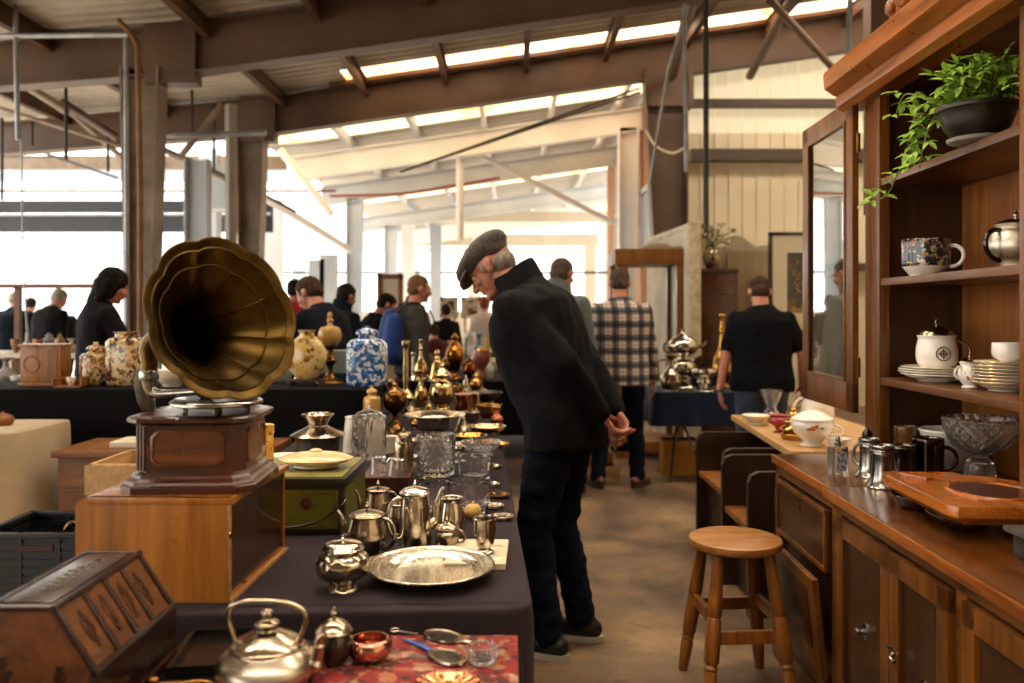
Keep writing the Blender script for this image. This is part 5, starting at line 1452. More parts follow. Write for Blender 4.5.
def mirror(label, p, rz, L, blue=False, sc=1.0):
    r = thing('hand_mirror', label, 'mirror', p, rz)
    MB().lathe([(0, 0), (.03*sc, 0), (.034*sc, .003), (.033*sc, .006), (.028*sc, .005), (0, .005)], 28, (0, 0, 0), sx=1.35, sy=.8).build('mirror_head', M_SILVD, r)
    MB().lathe([(0, .0052), (.026*sc, .0052), (0, .0058)], 24, (0, 0, 0), sx=1.3, sy=.75).build('mirror_glass', M_DSTEEL, r)
    MB().tube([(-.04*sc, 0, .003), (-.06*sc, 0, .005), (-L, 0, .004)], [.004, .0055, .003], 10, .6).build('handle', plain('blue_enamel', '1c4aa0', .25) if blue else M_SILV, r)
mirror('oval silver hand mirror lying at the back of the red cloth', at(443, 638, ZR), 2.6, .085)
mirror('oval silver hand mirror with blue enamel handle on the red cloth', at(447, 659, ZR), -.75, .125, True)
q = thing('lorgnette', 'slender silver lorgnette with looped end across the back of the red cloth', 'lorgnette', at(395, 633, ZR), -.3)
MB().torus((0, .0, .006), .009, .0018).tube([(.009, 0, .005), (.05, -.002, .004)], .0022, 8).build('loop_handle', M_SILV, q)
turned('glass_salt', 'small facetted glass salt cellar on the red cloth near the table end', 'salt cellar', at(482, 662, ZR), [(0, 0), (.02, 0), (.026, .008), (.03, .022), (.028, .03), (.024, .028), (.02, .012), (0, .009)], M_CRYS, flute=(10, .05), seg=80)
turned('shell_dish', 'rosy copper shell dish at the front of the red cloth', 'dish', at(448, 690, ZR), [(0, 0), (.02, 0), (.045, .01), (.05, .016), (.046, .016), (.02, .006), (0, .005)], M_COPPER, flute=(12, .05), sx=1.1, sy=.75, seg=72)
turned('brass_dish', 'small brass dish at the near edge beside the kettle', 'dish', (-.545, 1.40, ZF), [(0, 0), (.03, 0), (.045, .012), (.05, .02), (.046, .02), (.028, .006), (0, .004)], M_BRONZE)
q = thing('brass_tap', 'old bronze tap lying in front of the casket', 'tap', (-.615, 1.43, ZF+.012), .3)
MB().tube([(-.03, 0, .0), (.0, 0, .004), (.05, 0, .0), (.06, 0, -.006)], [.008, .01, .009, .007], 12).build('tap_body', M_BRONZE, q)
MB().ell((-.004, 0, .016), (.012, .009, .007)).build('tap_key', M_BRONZE, q)
q = thing('black_tray', 'flat black lacquer tray between the casket and the kettle', 'tray', (-.575, 1.60, ZF+.0015), .12)
MB().bx(-.06, .06, -.09, .09, 0, .008, .003).build('tray_base', M_BLKENAM, q)
MB().bx(-.064, -.054, -.094, .094, 0, .02, .003).bx(.054, .064, -.094, .094, 0, .02, .003).bx(-.06, .06, -.094, -.084, 0, .02, .003).bx(-.06, .06, .084, .094, 0, .02, .003).build('tray_rim', M_BLKENAM, q)

# ------------------------------------------------------------------ silver in the middle of the table
turned('platter', 'large round silver platter with beaded rim at the front of the main table', 'platter', at(431, 573, ZT+.012)-Vector((0, 0, .012)),
       [(0, .006), (.085, .006), (.088, .003), (.094, .003), (.105, .012), (.118, .022), (.142, .027), (.149, .03), (.15, .033), (.146, .034), (.14, .031), (.118, .0265), (.104, .016), (.09, .010), (0, .010)], M_ENGR, [('beaded_rim', MB().torus((0, 0, .0325), .1475, .0028, seg=64), M_SILV)], n=3, seg=72)
turned('sugar_box', 'bulbous embossed silver sugar box with lid, in front of the teapot', 'sugar box', at(343, 589),
       [(0, 0), (.036, 0), (.038, .005), (.03, .013), (.03, .017), (.055, .035), (.062, .055), (.056, .075), (.042, .086), (.044, .092), (.036, .092), (0, .09)], M_SILVR,
       [('lid', finial(.108, .006, MB().lathe(smooth_prof([(0, .091), (.044, .091), (.045, .096), (.036, .105), (.01, .11), (0, .11)]), 32)), M_SILV)])
def potset(name, label, cat, loc, R, H, rz, m, lidk=.8, spout=True, prof=None, hs=1.0, fin=.008, seg=40, flute=None):
    p = prof or [(0, 0), (.62, 0), (.66, .04), (.6, .09), (.95, .3), (1.0, .5), (.86, .72), (.8, .8), (.86, .84), (.8, .84), (0, .82)]
    pr = [(r*R, z*H) for r, z in p]
    rt = pr[-2][0]; zt = pr[-2][1]
    parts = [('lid', finial(zt+R*.32*lidk, fin, MB().lathe(smooth_prof([(0, zt-.001), (rt*1.05, zt-.001), (rt*1.06, zt+.003), (rt*.85, zt+R*.2*lidk), (rt*.25, zt+R*.33*lidk), (0, zt+R*.34*lidk)]), 32)), m),
             ('handle', MB().tube(handle_pts((-R*.78, 0, zt*.93), (-R*.85, 0, zt*.22), (-R*.95*hs, 0, 0), lift=R*.25), R*.1, 10), m)]
    if spout:
        parts.append(('spout', MB().tube(spl([(R*.8, 0, zt*.35), (R*1.25, 0, zt*.5), (R*1.4, 0, zt*.85), (R*1.7, 0, zt*1.04)], 5), [R*.24]*5+[R*.19]*5+[R*.13]*5+[R*.11], 12), m))
    return turned(name, label, cat, loc, pr, m, parts, rz=rz, seg=seg, flute=flute)
potset('teapot', 'round-bellied silver teapot behind the embossed sugar box', 'teapot', at(367, 557), .05, .128, 2.85, M_SILVD, flute=(12, .015))
potset('coffee_pot', 'tall tapering silver coffee pot with domed lid behind the platter', 'coffee pot', at(415, 549), .049, .182, .5, M_SILV, 1.0, True,
       [(0, 0), (.98, 0), (1.0, .03), (.92, .06), (.86, .3), (.78, .6), (.72, .78), (.8, .82), (.74, .82), (0, .8)], 1.0, .007)
turned('sugar_bowl', 'small silver sugar bowl with pointed lid right beside the coffee pot', 'sugar bowl', at(447, 549), [(0, 0), (.02, 0), (.024, .005), (.031, .02), (.032, .04), (.026, .05), (.03, .055), (.024, .055), (0, .053)], M_SILVD,
       [('lid', finial(.072, .006, MB().lathe(smooth_prof([(0, .054), (.029, .054), (.03, .058), (.02, .066), (.006, .072), (0, .073)]), 28)), M_SILVD),
        ('handle', MB().tube(handle_pts((.028, 0, .05), (.03, 0, .015), (.024, 0, 0)), .0035, 8), M_SILVD)])
turned('jug', 'upright silver jug with high loop handle behind the pointed sugar bowl', 'jug', at(452, 537), [(0, 0), (.03, 0), (.034, .01), (.036, .04), (.03, .08), (.026, .1), (.03, .11), (.026, .11), (.022, .1), (0, .09)], M_SILV,
       [('handle', MB().tube(handle_pts((-.026, 0, .1), (-.032, 0, .03), (-.03, 0, 0), lift=.03), .004, 8), M_SILV)])
turned('goblet', 'small silver beaker-goblet standing on the cream paper packet', 'goblet', at(485, 552, ZT+.019), [(0, 0), (.02, 0), (.022, .003), (.016, .008), (.022, .02), (.027, .045), (.029, .08), (.0295, .085), (.027, .085), (.025, .045), (.016, .02), (0, .016)], M_SILV)
pk = thing('paper_packet', 'flat cream paper packet with embossed seals under the silver goblet', 'packet', (-.085, 2.03, ZT), -.03)
MB().bx(-.08, .07, -.02, .2, 0, .016, .004).build('packet_body', M_PAPER, pk)
for y in (.03, .12): MB().lathe([(0, .016), (.02, .016), (.018, .0175), (0, .0178)], 24, (.04, y, 0)).build('embossed_seal', M_CREAM, pk)
# jug with flip handle and others behind teapot
potset('chocolate_pot', 'plain silver pot with high curved handle behind the round-bellied teapot', 'pot', at(378, 531), .038, .14, 3.4, M_SILVD, .7, True)
potset('milk_jug', 'small silver milk jug with open handle between teapot and coffee pot', 'jug', at(398, 534), .03, .1, 2.6, M_SILVD, .6, False)
turned('glass_cup', 'thin clear glass bowl with engraved band behind the coffee pot', 'glass bowl', at(434, 510), cupprof(.05, .082, .6), M_GLASS)
turned('glass_bowl', 'wide clear glass bowl full of reflections beside the silver goblet', 'glass bowl', at(470, 513), cupprof(.065, .095, .7), M_GLASS)
for (px, py, r, lab) in ((456, 523, .024, 'round yellow ceramic pot nearest the tall coffee pot'), (473, 519, .026, 'round yellow ceramic pot under the wide glass bowl')):
    turned('ceramic_pot', lab, 'pot', at(px, py), [(0, 0), (r*.6, 0), (r, r*.8), (r*.8, r*1.5), (r*.5, r*1.7), (0, r*1.75)], plain('yellow_glaze', 'd8b868', .3, 'c29a48'), [('lid', finial(r*1.7, .004), M_BRASSL)])
cr = lambda name, label, px, py, prof, m=M_CRYS, fl=None, cat='crystal bowl': turned(name, label, cat, at(px, py), prof, m, flute=fl, seg=120, n=7)
cr('crystal_bucket', 'straight-sided cut crystal ice bucket in the middle of the main table', 436, 474, [(0, 0), (.066, 0), (.07, .006), (.072, .07), (.0745, .145), (.0745, .15), (.068, .15), (.065, .07), (.062, .014), (0, .012)], M_CRYS, (20, .004, 75, .05))
cr('crystal_bowl', 'round clear glass bowl near the table edge, before the shallow crystal dish', 475, 478, [(0, 0), (.05, 0), (.058, .008), (.065, .05), (.07, .085), (.066, .086), (.06, .05), (.05, .012), (0, .01)], M_GLASS)
cr('crystal_dish', 'low cut crystal dish with sparkling rim beside the man\'s jacket', 481, 457, [(0, 0), (.04, 0), (.045, .01), (.07, .04), (.085, .065), (.084, .07), (.076, .066), (.062, .042), (.035, .014), (0, .012)], M_CRYS, (26, .004, 110, .043))
# small dishes by the edge
for px, py, r, lab, m in ((502, 519, .03, 'little silver coin dish nearest the paper packet at the table edge', M_SILVD),
                          (494, 508, .028, 'small pewter saucer second from the paper packet along the edge', M_PEWT),
                          (499, 497, .032, 'small dark bronze dish third along the table edge', M_BRONZE),
                          (490, 486, .03, 'small silver leaf dish fourth along the table edge', M_SILV),
                          (493, 468, .03, 'tiny silver dish by the table edge beyond the glass bowls', M_SILVD)):
    turned('small_dish', lab, 'dish', at(px, py), plateprof(r*1.15, .008), m, seg=28)
turned('sauce_boat', 'silver sauce boat leaning by the crystal bucket and wooden tantalus', 'sauce boat', at(404, 476), [(0, 0), (.025, 0), (.02, .012), (.045, .04), (.052, .07), (.048, .07), (.04, .04), (0, .02)], M_SILV,
       [('handle', MB().tube(handle_pts((-.06, 0, .07), (-.05, 0, .03), (-.03, 0, 0), lift=.02), .004, 8), M_SILV)], rz=.8, sx=1.35, sy=.75)
# wooden tantalus with glasses and silver caddy
tb = thing('wooden_box', 'low dark wooden box carrying glass and a silver caddy behind the coffee set', 'box', (-.425, 2.80, ZT), .04)
MB().bx(-.075, .075, 0, .28, .0, .058, .004).build('box_body', W_ROSE, tb)
MB().bx(-.08, .08, -.005, .285, .058, .070, .004).build('box_lid', W_ROSE, tb)
ZB = ZT+.071
turned('caddy', 'slim domed silver caddy standing on the low wooden box', 'caddy', (-.385, 2.95, ZB), [(0, 0), (.03, 0), (.034, .01), (.034, .08), (.028, .1), (.03, .105), (.02, .125), (0, .13)], M_SILVD, [('finial', finial(.128, .007), M_SILVD)])
turned('tumbler', 'clear cut tumbler upside down on the wooden box, nearer one', 'tumbler', (-.395, 2.84, ZB), [(0, .055), (.024, .055), (.03, 0), (.027, 0), (.021, .05), (0, .05)], M_CRYS, raw=True)
turned('tumbler', 'clear cut tumbler upside down on the wooden box beside the tin', 'tumbler', (-.46, 2.86, ZB), [(0, .06), (.024, .06), (.031, 0), (.028, 0), (.021, .055), (0, .055)], M_CRYS, raw=True)
turned('crystal_jar', 'square-shouldered cut crystal jar with lid behind the green tin', 'jar', at(369, 458), [(0, 0), (.06, 0), (.068, .01), (.072, .05), (.07, .17), (.066, .185), (.04, .19), (0, .19)], M_CRYS, [('lid', finial(.205, .009, MB().lathe(smooth_prof([(0, .19), (.05, .19), (.052, .198), (.02, .208), (0, .21)]), 24)), M_CRYS)], flute=(16, .004, 60, .055), seg=128)
# ------------------------------------------------------------------ green tin with bail handle, dish and pots behind
gt = thing('green_tin', 'old green painted tin box with gold lines and wire handle beside the gramophone', 'tin', (-.628, 2.335, ZT), .0)
MB().bx(-.155, .155, 0, .34, 0, .135, .004).build('tin_body', M_TINBLK, gt)
q = MB().bx(-.162, .162, -.006, .346, .135, .158, .004)
q.build('tin_lid', M_TINBLK, gt)
MB().bx(-.148, .148, .01, .33, .156, .161, .002).build('lid_panel', M_GREENTOP, gt)
MB().bx(-.138, .138, -.003, .002, .016, .124).build('green_panel', M_GREENTIN, gt)
MB().bx(.153, .158, .016, .324, .016, .124).build('green_panel', M_GREENTIN, gt)
q = MB()
for a in ((-.13, .13, .022, .0245), (-.13, .13, .1155, .118), (-.13, -.1275, .022, .118), (.1275, .13, .022, .118)): q.bx(a[0], a[1], -.0042, -.002, a[2], a[3])
q.build('gold_line', M_GOLDT, gt)
MB().torus((.05, -.004, .088), .014, .003, Matrix.Rotation(PI/2, 4, 'X'), 20, 6).ell((.05, -.003, .088), (.01, .003, .012), sub=2).build('emblem', plain('brown_emblem', '4a2410', .4), gt)
MB().tube(spl([(-.10, -.006, .075), (-.06, -.02, .035), (.02, -.03, .028), (.1, -.03, .05), (.15, -.025, .085), (.162, -.008, .1)], 6), .0035, 8).build('wire_handle', M_DSTEEL, gt)
cd = thing('covered_dish', 'shallow cream oval dish with domed lid and gold rim on the green tin', 'dish', (-.588, 2.49, ZT+.163), .05)
MB().lathe(smooth_prof([(0, 0), (.06, 0), (.065, .006), (.095, .016), (.108, .024)]), 48, sx=1.0, sy=.8).build('dish_base', M_CREAM, cd)
MB().lathe(smooth_prof([(.108, .024), (.109, .027), (.085, .036), (.05, .042), (.02, .044), (.018, .05), (.01, .054), (0, .055)]), 48, sx=1.0, sy=.8).build('dish_lid', plain('cream_gilt', 'dcc79a', .2, 'c8ae7a', 30), cd)
MB().torus((0, 0, .0245), .108, .0022, Matrix.Diagonal((1, .8, 1, 1)), 48, 8).build('gilt_rim', M_GOLDT, cd)
turned('chafing_dish', 'dark silver covered pot crowned by an upturned lid behind the green tin', 'pot', (-.83, 3.55, ZT), [(0, 0), (.08, 0), (.09, .01), (.095, .09), (.097, .1), (.1, .105), (0, .105)], M_DSTEEL,
       [('lid', MB().lathe(smooth_prof([(0, .104), (.108, .104), (.11, .11), (.08, .125), (.045, .142), (.04, .15), (.05, .17), (.066, .19), (.07, .194), (.062, .193), (.04, .165), (.03, .15), (0, .148)]), 36), M_SILVD),
        ('knob', finial(.19, .006), M_DSTEEL)])
turned('yellow_canister', 'tall mustard-yellow printed canister standing on the green tin behind the gramophone', 'canister', (-.737, 2.48, ZT+.162), [(0, 0), (.024, 0), (.024, .1), (.026, .102), (.026, .128), (.02, .13), (0, .13)], M_YTIN, raw=True)
turned('casserole', 'dark round casserole under a cream plate beyond the yellow canister', 'casserole', (-.845, 3.05, ZT), [(0, 0), (.06, 0), (.075, .02), (.08, .07), (.082, .078), (0, .078)], M_DSTEEL)
tag(MB().lathe(plateprof(.092, .016), 40).build('cream_plate', M_CREAM, loc=(-.845, 3.05, ZT+.079)), 'cream plate resting on the dark casserole behind the gramophone', 'plate')
turned('enamel_jug', 'cream enamel jug with dark handle beside the crystal jar', 'jug', (-.70, 3.75, ZT), [(0, 0), (.06, 0), (.062, .02), (.058, .1), (.052, .15), (.055, .158), (.048, .157), (0, .15)], M_CREAM, [('handle', MB().tube(handle_pts((.056, 0, .13), (.06, 0, .03), (.05, 0, 0)), .006, 8), M_DSTEEL)])
turned('glass_bottle_stopper', 'little silver-topped scent bottle beside the cream plate', 'bottle', (-.745, 3.1, ZT), [(0, 0), (.025, 0), (.03, .02), (.028, .06), (.012, .075), (.014, .09), (0, .095)], M_SILV)
# compote with wide rim
cmp_ = turned('compote', 'wide-brimmed shiny silver compote in the middle of the table', 'compote', at(434, 436), [(0, 0), (.07, 0), (.075, .006), (.06, .015), (.075, .04), (.086, .075), (.1, .092), (.155, .108), (.158, .112), (.15, .112), (.1, .098), (.08, .085), (.06, .03), (0, .022)], M_SILV, seg=56)
# ------------------------------------------------------------------ brass and silver further down the long table
V_URN = [(0, 0), (.55, 0), (.6, .03), (.3, .09), (.25, .16), (.6, .25), (1, .45), (.97, .6), (.6, .74), (.32, .8), (.3, .86), (.45, .9), (.2, .95), (.12, 1), (0, 1)]
V_CAND = [(0, 0), (1, 0), (1, .03), (.8, .06), (.55, .12), (.35, .16), (.3, .2), (.28, .5), (.26, .85), (.3, .88), (.42, .93), (.44, 1), (.3, 1), (0, .97)]
V_BELL = [(0, 0), (1, 0), (1, .04), (.85, .2), (.62, .45), (.4, .62), (.25, .68), (.4, .74), (.22, .8), (.3, .9), (.2, 1), (0, 1)]
V_POT = [(0, 0), (.6, 0), (.62, .03), (.5, .07), (.9, .2), (1, .36), (.85, .52), (.5, .62), (.42, .7), (.7, .74), (.72, .77), (.5, .82), (.25, .9), (.12, .92), (.14, .97), (0, 1)]
V_GLOBE = [(0, 0), (.45, 0), (.5, .03), (.25, .1), (.2, .22), (.3, .28), (.8, .4), (1, .58), (.8, .76), (.35, .86), (.2, .9), (.25, .95), (0, 1)]
V_EWER = [(0, 0), (.7, 0), (.75, .04), (.9, .15), (1, .28), (.8, .45), (.4, .6), (.3, .72), (.3, .88), (.55, .95), (.6, 1), (.45, 1), (0, .96)]
V_LAMP = [(0, 0), (.8, 0), (.85, .05), (.3, .12), (.3, .25), (.55, .35), (.5, .5), (.45, .56), (.85, .7), (1, .85), (.95, 1), (.85, 1), (0, .9)]
V_BOWL = [(0, 0), (.5, 0), (.55, .12), (.85, .5), (1, .95), (1, 1), (.94, 1), (.78, .5), (.4, .2), (0, .18)]
V_LOWPOT = [(0, 0), (.7, 0), (.95, .2), (1, .45), (.85, .65), (.5, .78), (.2, .86), (.1, .9), (.14, .98), (0, 1)]
V_CYL = [(0, 0), (.95, 0), (1, .03), (1, .1), (.94, .14), (.94, .85), (1, .9), (1, 1), (.9, 1), (0, .97)]
V_BOTTLE = [(0, 0), (.7, 0), (.75, .03), (.5, .07), (.9, .16), (1, .26), (.75, .4), (.4, .52), (.28, .62), (.24, .74), (.32, .78), (.22, .82), (.22, .93), (.34, .97), (.34, 1), (0, 1)]
V_CONE = [(0, 0), (1, 0), (1, .1), (.6, .4), (.3, .75), (.15, .85), (.2, .93), (0, 1)]
V_JAR = [(0, 0), (.8, 0), (.85, .02), (1, .1), (1, .62), (.85, .72), (.5, .76), (.5, .8), (.62, .82), (.55, .88), (.2, .93), (.14, .95), (.18, .98), (0, 1)]
def item(name, label, cat, px, ypx, wpx, hpx, V, m, z=ZT, group=None, parts=(), Y=None, rz=0, flute=None, seg=32):
    p = at(px, ypx, z) if Y is None else Vector(((px-CX)/F*Y, Y, z))
    s = p.y/F
    R, H = wpx*s/2, hpx*s
    pp = []
    for pn, fn, pm in parts: pp.append((pn, fn(R, H), pm))
    return turned(name, label, cat, p, [(r*R, q*H) for r, q in V], m, pp, group, seg, rz, flute)
hd = lambda side=1, a=.8, b=.25, k=.9, r0=.5: (lambda R, H: MB().tube(handle_pts((side*R*r0, 0, H*a), (side*R*.9, 0, H*b), (side*R*k, 0, 0), lift=H*.05), R*.09, 8))
sp = lambda side=-1: (lambda R, H: MB().tube(spl([(side*R*.8, 0, H*.25), (side*R*1.3, 0, H*.4), (side*R*1.5, 0, H*.7)], 4), [R*.2]*4+[R*.14]*4+[R*.1], 8))
fin_ = lambda a=1.0: (lambda R, H: finial(H*a-.004, R*.12))
# black riser at the far end of the long table
tag(MB().bx(-.98, -.48, 6.25, 6.62, 0, .115, .01).build('riser', M_BLKCLOTH, loc=(0, 0, ZT)), 'black cloth-covered riser under the brass bottles at the far table end', 'riser')
RZ = ZT+.116
item('candlestick', 'tall fluted brass candlestick with broad foot, highest on the long table', 'candlestick', 406, 399, 18, 58, V_CAND, M_BRASSL, flute=(8, .04), seg=48)
item('candlestick', 'shorter pale candlestick behind the tall fluted one, on the riser', 'candlestick', 413.5, 0, 11, 27, V_CAND, M_SILV, RZ, Y=6.45)
item('brass_bottle', 'narrow copper-brass rosewater bottle on the black riser', 'bottle', 421, 0, 13, 40, V_BOTTLE, M_BRASSL, RZ, Y=6.42)
item('brass_bell', 'brass hand bell with ball handle on the black riser', 'bell', 437, 0, 18, 30, V_BELL, M_BRASSL, RZ, Y=6.38)
item('ewer', 'slim silver-brass ewer with side handle beside the round golden pot', 'ewer', 421, 408, 15, 38, V_EWER, M_BRASSL, parts=[('handle', hd(1, .85, .35), M_BRASSL)])
item('lidded_pot', 'round golden lidded pot with finial behind the silver compote', 'pot', 442, 409, 26, 45, V_POT, M_BRASSL)
item('globe_urn', 'dark bronze globe urn on a slender foot near the crystal jar', 'urn', 395, 425, 25, 43, V_GLOBE, M_BRONZE)
item('carved_jar', 'cream and gold stepped jar between black table and crystal jar', 'jar', 372, 428, 17, 43, V_JAR, metal('cream_gold', 'd8b070', .35, 'b08a50', 40, 0, .4))
item('small_pot', 'little bronze pot just before the globe urn', 'pot', 397, 439, 15, 17, V_LOWPOT, M_BRONZE)
item('sugar_pot', 'small silver pot with cone lid right beside the compote', 'pot', 462, 431, 17, 19, V_CONE, M_SILVD)
item('brass_bowl', 'gold-coloured brass bowl near the man\'s jacket, before the copper tin', 'bowl', 489, 419, 26, 14, V_BOWL, M_BRASS)
item('brass_bowl', 'silvery open bowl beside the gold brass bowl', 'bowl', 470, 424, 20, 12, V_BOWL, M_SILVD)
item('brass_tray', 'flat stacked brass tray by the table edge under the man\'s sleeve', 'tray', 487, 433, 38, 7, V_BOWL, M_BRASSL)
item('brass_tray', 'round low brass dish before the stacked tray', 'tray', 470, 441, 34, 6, V_BOWL, M_BRASS)
item('copper_tin', 'plain copper cylinder tin beyond the compote', 'tin', 463, 416, 17, 22, V_CYL, M_COPPER)
item('bronze_pan', 'wide dark bronze pan beyond the gold brass bowl', 'pan', 485, 401, 34, 9, V_BOWL, M_DSTEEL)
item('brass_pot', 'squat brass pot behind the wide bronze pan', 'pot', 465, 402, 18, 12, V_LOWPOT, M_BRASS)
item('brass_pot', 'shadowy squat pot directly behind the round golden pot', 'pot', 455, 397, 16, 17, V_LOWPOT, M_BRONZE)
item('silver_bell', 'small silver table bell shaped like a cone', 'bell', 466, 395, 14, 20, V_CONE, M_SILV)
item('oil_lamp', 'ruby pink glass oil lamp near the far end by the jacket', 'lamp', 481, 393, 18, 42, V_LAMP, M_PGLASS, parts=[('burner', lambda R, H: MB().lathe([(0, H*.96), (R*.5, H*.96), (R*.4, H*1.06), (0, H*1.08)], 16), M_BRASS)])
item('spoon_rest', 'thin silver spoon rest between the small sugar pot and crystal bucket', 'spoon rest', 462, 447, 20, 4, V_BOWL, M_SILVD)
item('brass_cup', 'tiny brass cup left of centre before the compote', 'cup', 405, 447, 12, 14, V_BOWL, M_BRASS)
item('pewter_jug', 'small pewter jug with handle beside the globe urn', 'jug', 410, 418, 13, 20, V_EWER, M_SILVD, parts=[('handle', hd(-1), M_SILVD)])
for nm, lab, ct, px, py, w_, h_, V, m in (
        ('brass_jug', 'short brass jug squeezed between compote and globe urn', 'jug', 417, 428, 14, 19, V_EWER, M_BRASS),
        ('silver_cup', 'small silver footed cup just right of the crystal bucket', 'cup', 459, 462, 14, 16, V_LAMP, M_SILV),
        ('brass_canister', 'pale brass canister with rim behind the silver open bowl', 'canister', 474, 411, 13, 18, V_CYL, M_BRASSL),
        ('small_urn', 'thin-footed brass urn beyond the copper tin', 'urn', 476, 397, 12, 24, V_URN, M_BRASS),
        ('pewter_plate', 'dull pewter plate lying before the globe urn', 'plate', 415, 444, 30, 4, V_BOWL, M_SILVD),
        ('bronze_bowl', 'dark bronze bowl tucked behind the silver compote', 'bowl', 440, 422, 24, 10, V_BOWL, M_BRONZE),
        ('copper_jug', 'small copper jug near the jacket, behind the stacked brass tray', 'jug', 497, 424, 13, 17, V_EWER, M_COPPER),
        ('brass_goblet', 'slender brass goblet at the far end beside the tall candlestick', 'goblet', 391, 404, 9, 24, V_LAMP, M_BRASSL),
        ('silver_teapot', 'little silver teapot beyond the golden lidded pot', 'teapot', 468, 404, 15, 14, V_LOWPOT, M_SILV),
        ('glass_dish', 'flat glass dish glinting between the crystal dish and stacked tray', 'dish', 462, 452, 24, 6, V_BOWL, M_GLASS),
        ('brass_ashtray', 'round brass ashtray near the edge beyond the shallow crystal dish', 'ashtray', 499, 447, 22, 4, V_BOWL, M_BRASS),
        ('cream_mug', 'cream mug behind the caddy on the wooden box', 'mug', 391, 452, 13, 16, V_CYL, M_CREAM),
        ('small_vase', 'pale brass bud vase between ewer and golden pot', 'vase', 429, 415, 8, 22, V_BOTTLE, M_BRASSL),
        ('silver_salt', 'tiny silver salt beside the sauce boat', 'salt', 426, 487, 13, 9, V_BOWL, M_SILV)):
    item(nm, lab, ct, px, py, w_, h_, V, m)
# tables beyond
trestle('further display table beyond the long one, crowded with urns', 1.5, 1.85, .738, (-.98, 7.72, 0))
drape('tablecloth', 'dark cloth over the further table of urns', 1.5, 1.85, .74, (.5, .5, .5, .5), M_BLKCLOTH, (-.98, 7.72, 0), 0, .01, 9, seed=8)
item('amber_urn', 'tall amber-gold urn with lid on the further table', 'urn', 455, 379, 18, 46, V_URN, M_AMBER)
item('copper_pot', 'orange copper pot beside the tall amber urn', 'pot', 470, 379, 16, 24, V_LOWPOT, M_COPPER)
item('brass_kettle', 'brass kettle at the back of the further table', 'kettle', 447, 371, 14, 16, V_LOWPOT, M_BRASS, parts=[('spout', sp(), M_BRASS)])
item('green_bottle', 'green glass bottle standing at the back of the further table', 'bottle', 466, 370, 8, 32, V_BOTTLE, plain('green_glass_far', '2e7a4a', .2))
item('white_jug', 'white jug on the further table near the man\'s chest', 'jug', 481, 370, 13, 24, V_EWER, M_WHITE)
item('brown_jar', 'brown stoneware jar at the far corner of the further table', 'jar', 430, 371, 11, 18, V_JAR, plain('stoneware', '7a5030', .4))
item('clear_vase', 'pale glass vase behind the ruby lamp', 'vase', 489, 378, 11, 26, V_EWER, plain('pale_glass_far', 'd8d8cc', .15))
# third row far behind: tall trade tables with small goods
trestle('distant trade table with bright bric-a-brac under the white bays', 3.4, 1.0, .738, (-1.9, 11.0, 0))
drape('tablecloth', 'pale cloth on the distant trade table', 3.4, 1.0, .74, (.5, .4, .4, .4), plain('pale_cloth_far', 'b8a88c', .8), (-1.9, 11.0, 0), 0, .01, 8, seed=9)
random.seed(21)
far_goods = [('vase', 'green', '2f8a50', V_BOTTLE), ('jar', 'white', 'e8e2d6', V_JAR), ('vase', 'orange', 'c8763a', V_EWER), ('lamp', 'cream', 'd8c8a8', V_LAMP), ('bottle', 'emerald', '1f6a3c', V_BOTTLE),
             ('jar', 'brown', '7a4a2a', V_JAR), ('urn', 'golden', 'c8923c', V_URN), ('vase', 'pink', 'c8908a', V_EWER), ('pot', 'red', 'a03a2a', V_LOWPOT), ('lamp', 'white', 'efeae0', V_LAMP), ('jug', 'blue', '4a6a8a', V_EWER), ('bowl', 'yellow', 'd0b050', V_BOWL)]
for i, (k, cn, hx, V) in enumerate(far_goods):
    px = 384+i*9.5
    item('far_'+k, '%s %s on the distant trade table under the white bays' % (cn, k), k, px, 0, random.uniform(8, 13), random.uniform(15, 33), V, plain('far_goods_'+cn, hx, .3), Y=11.15+.2*(i % 3))

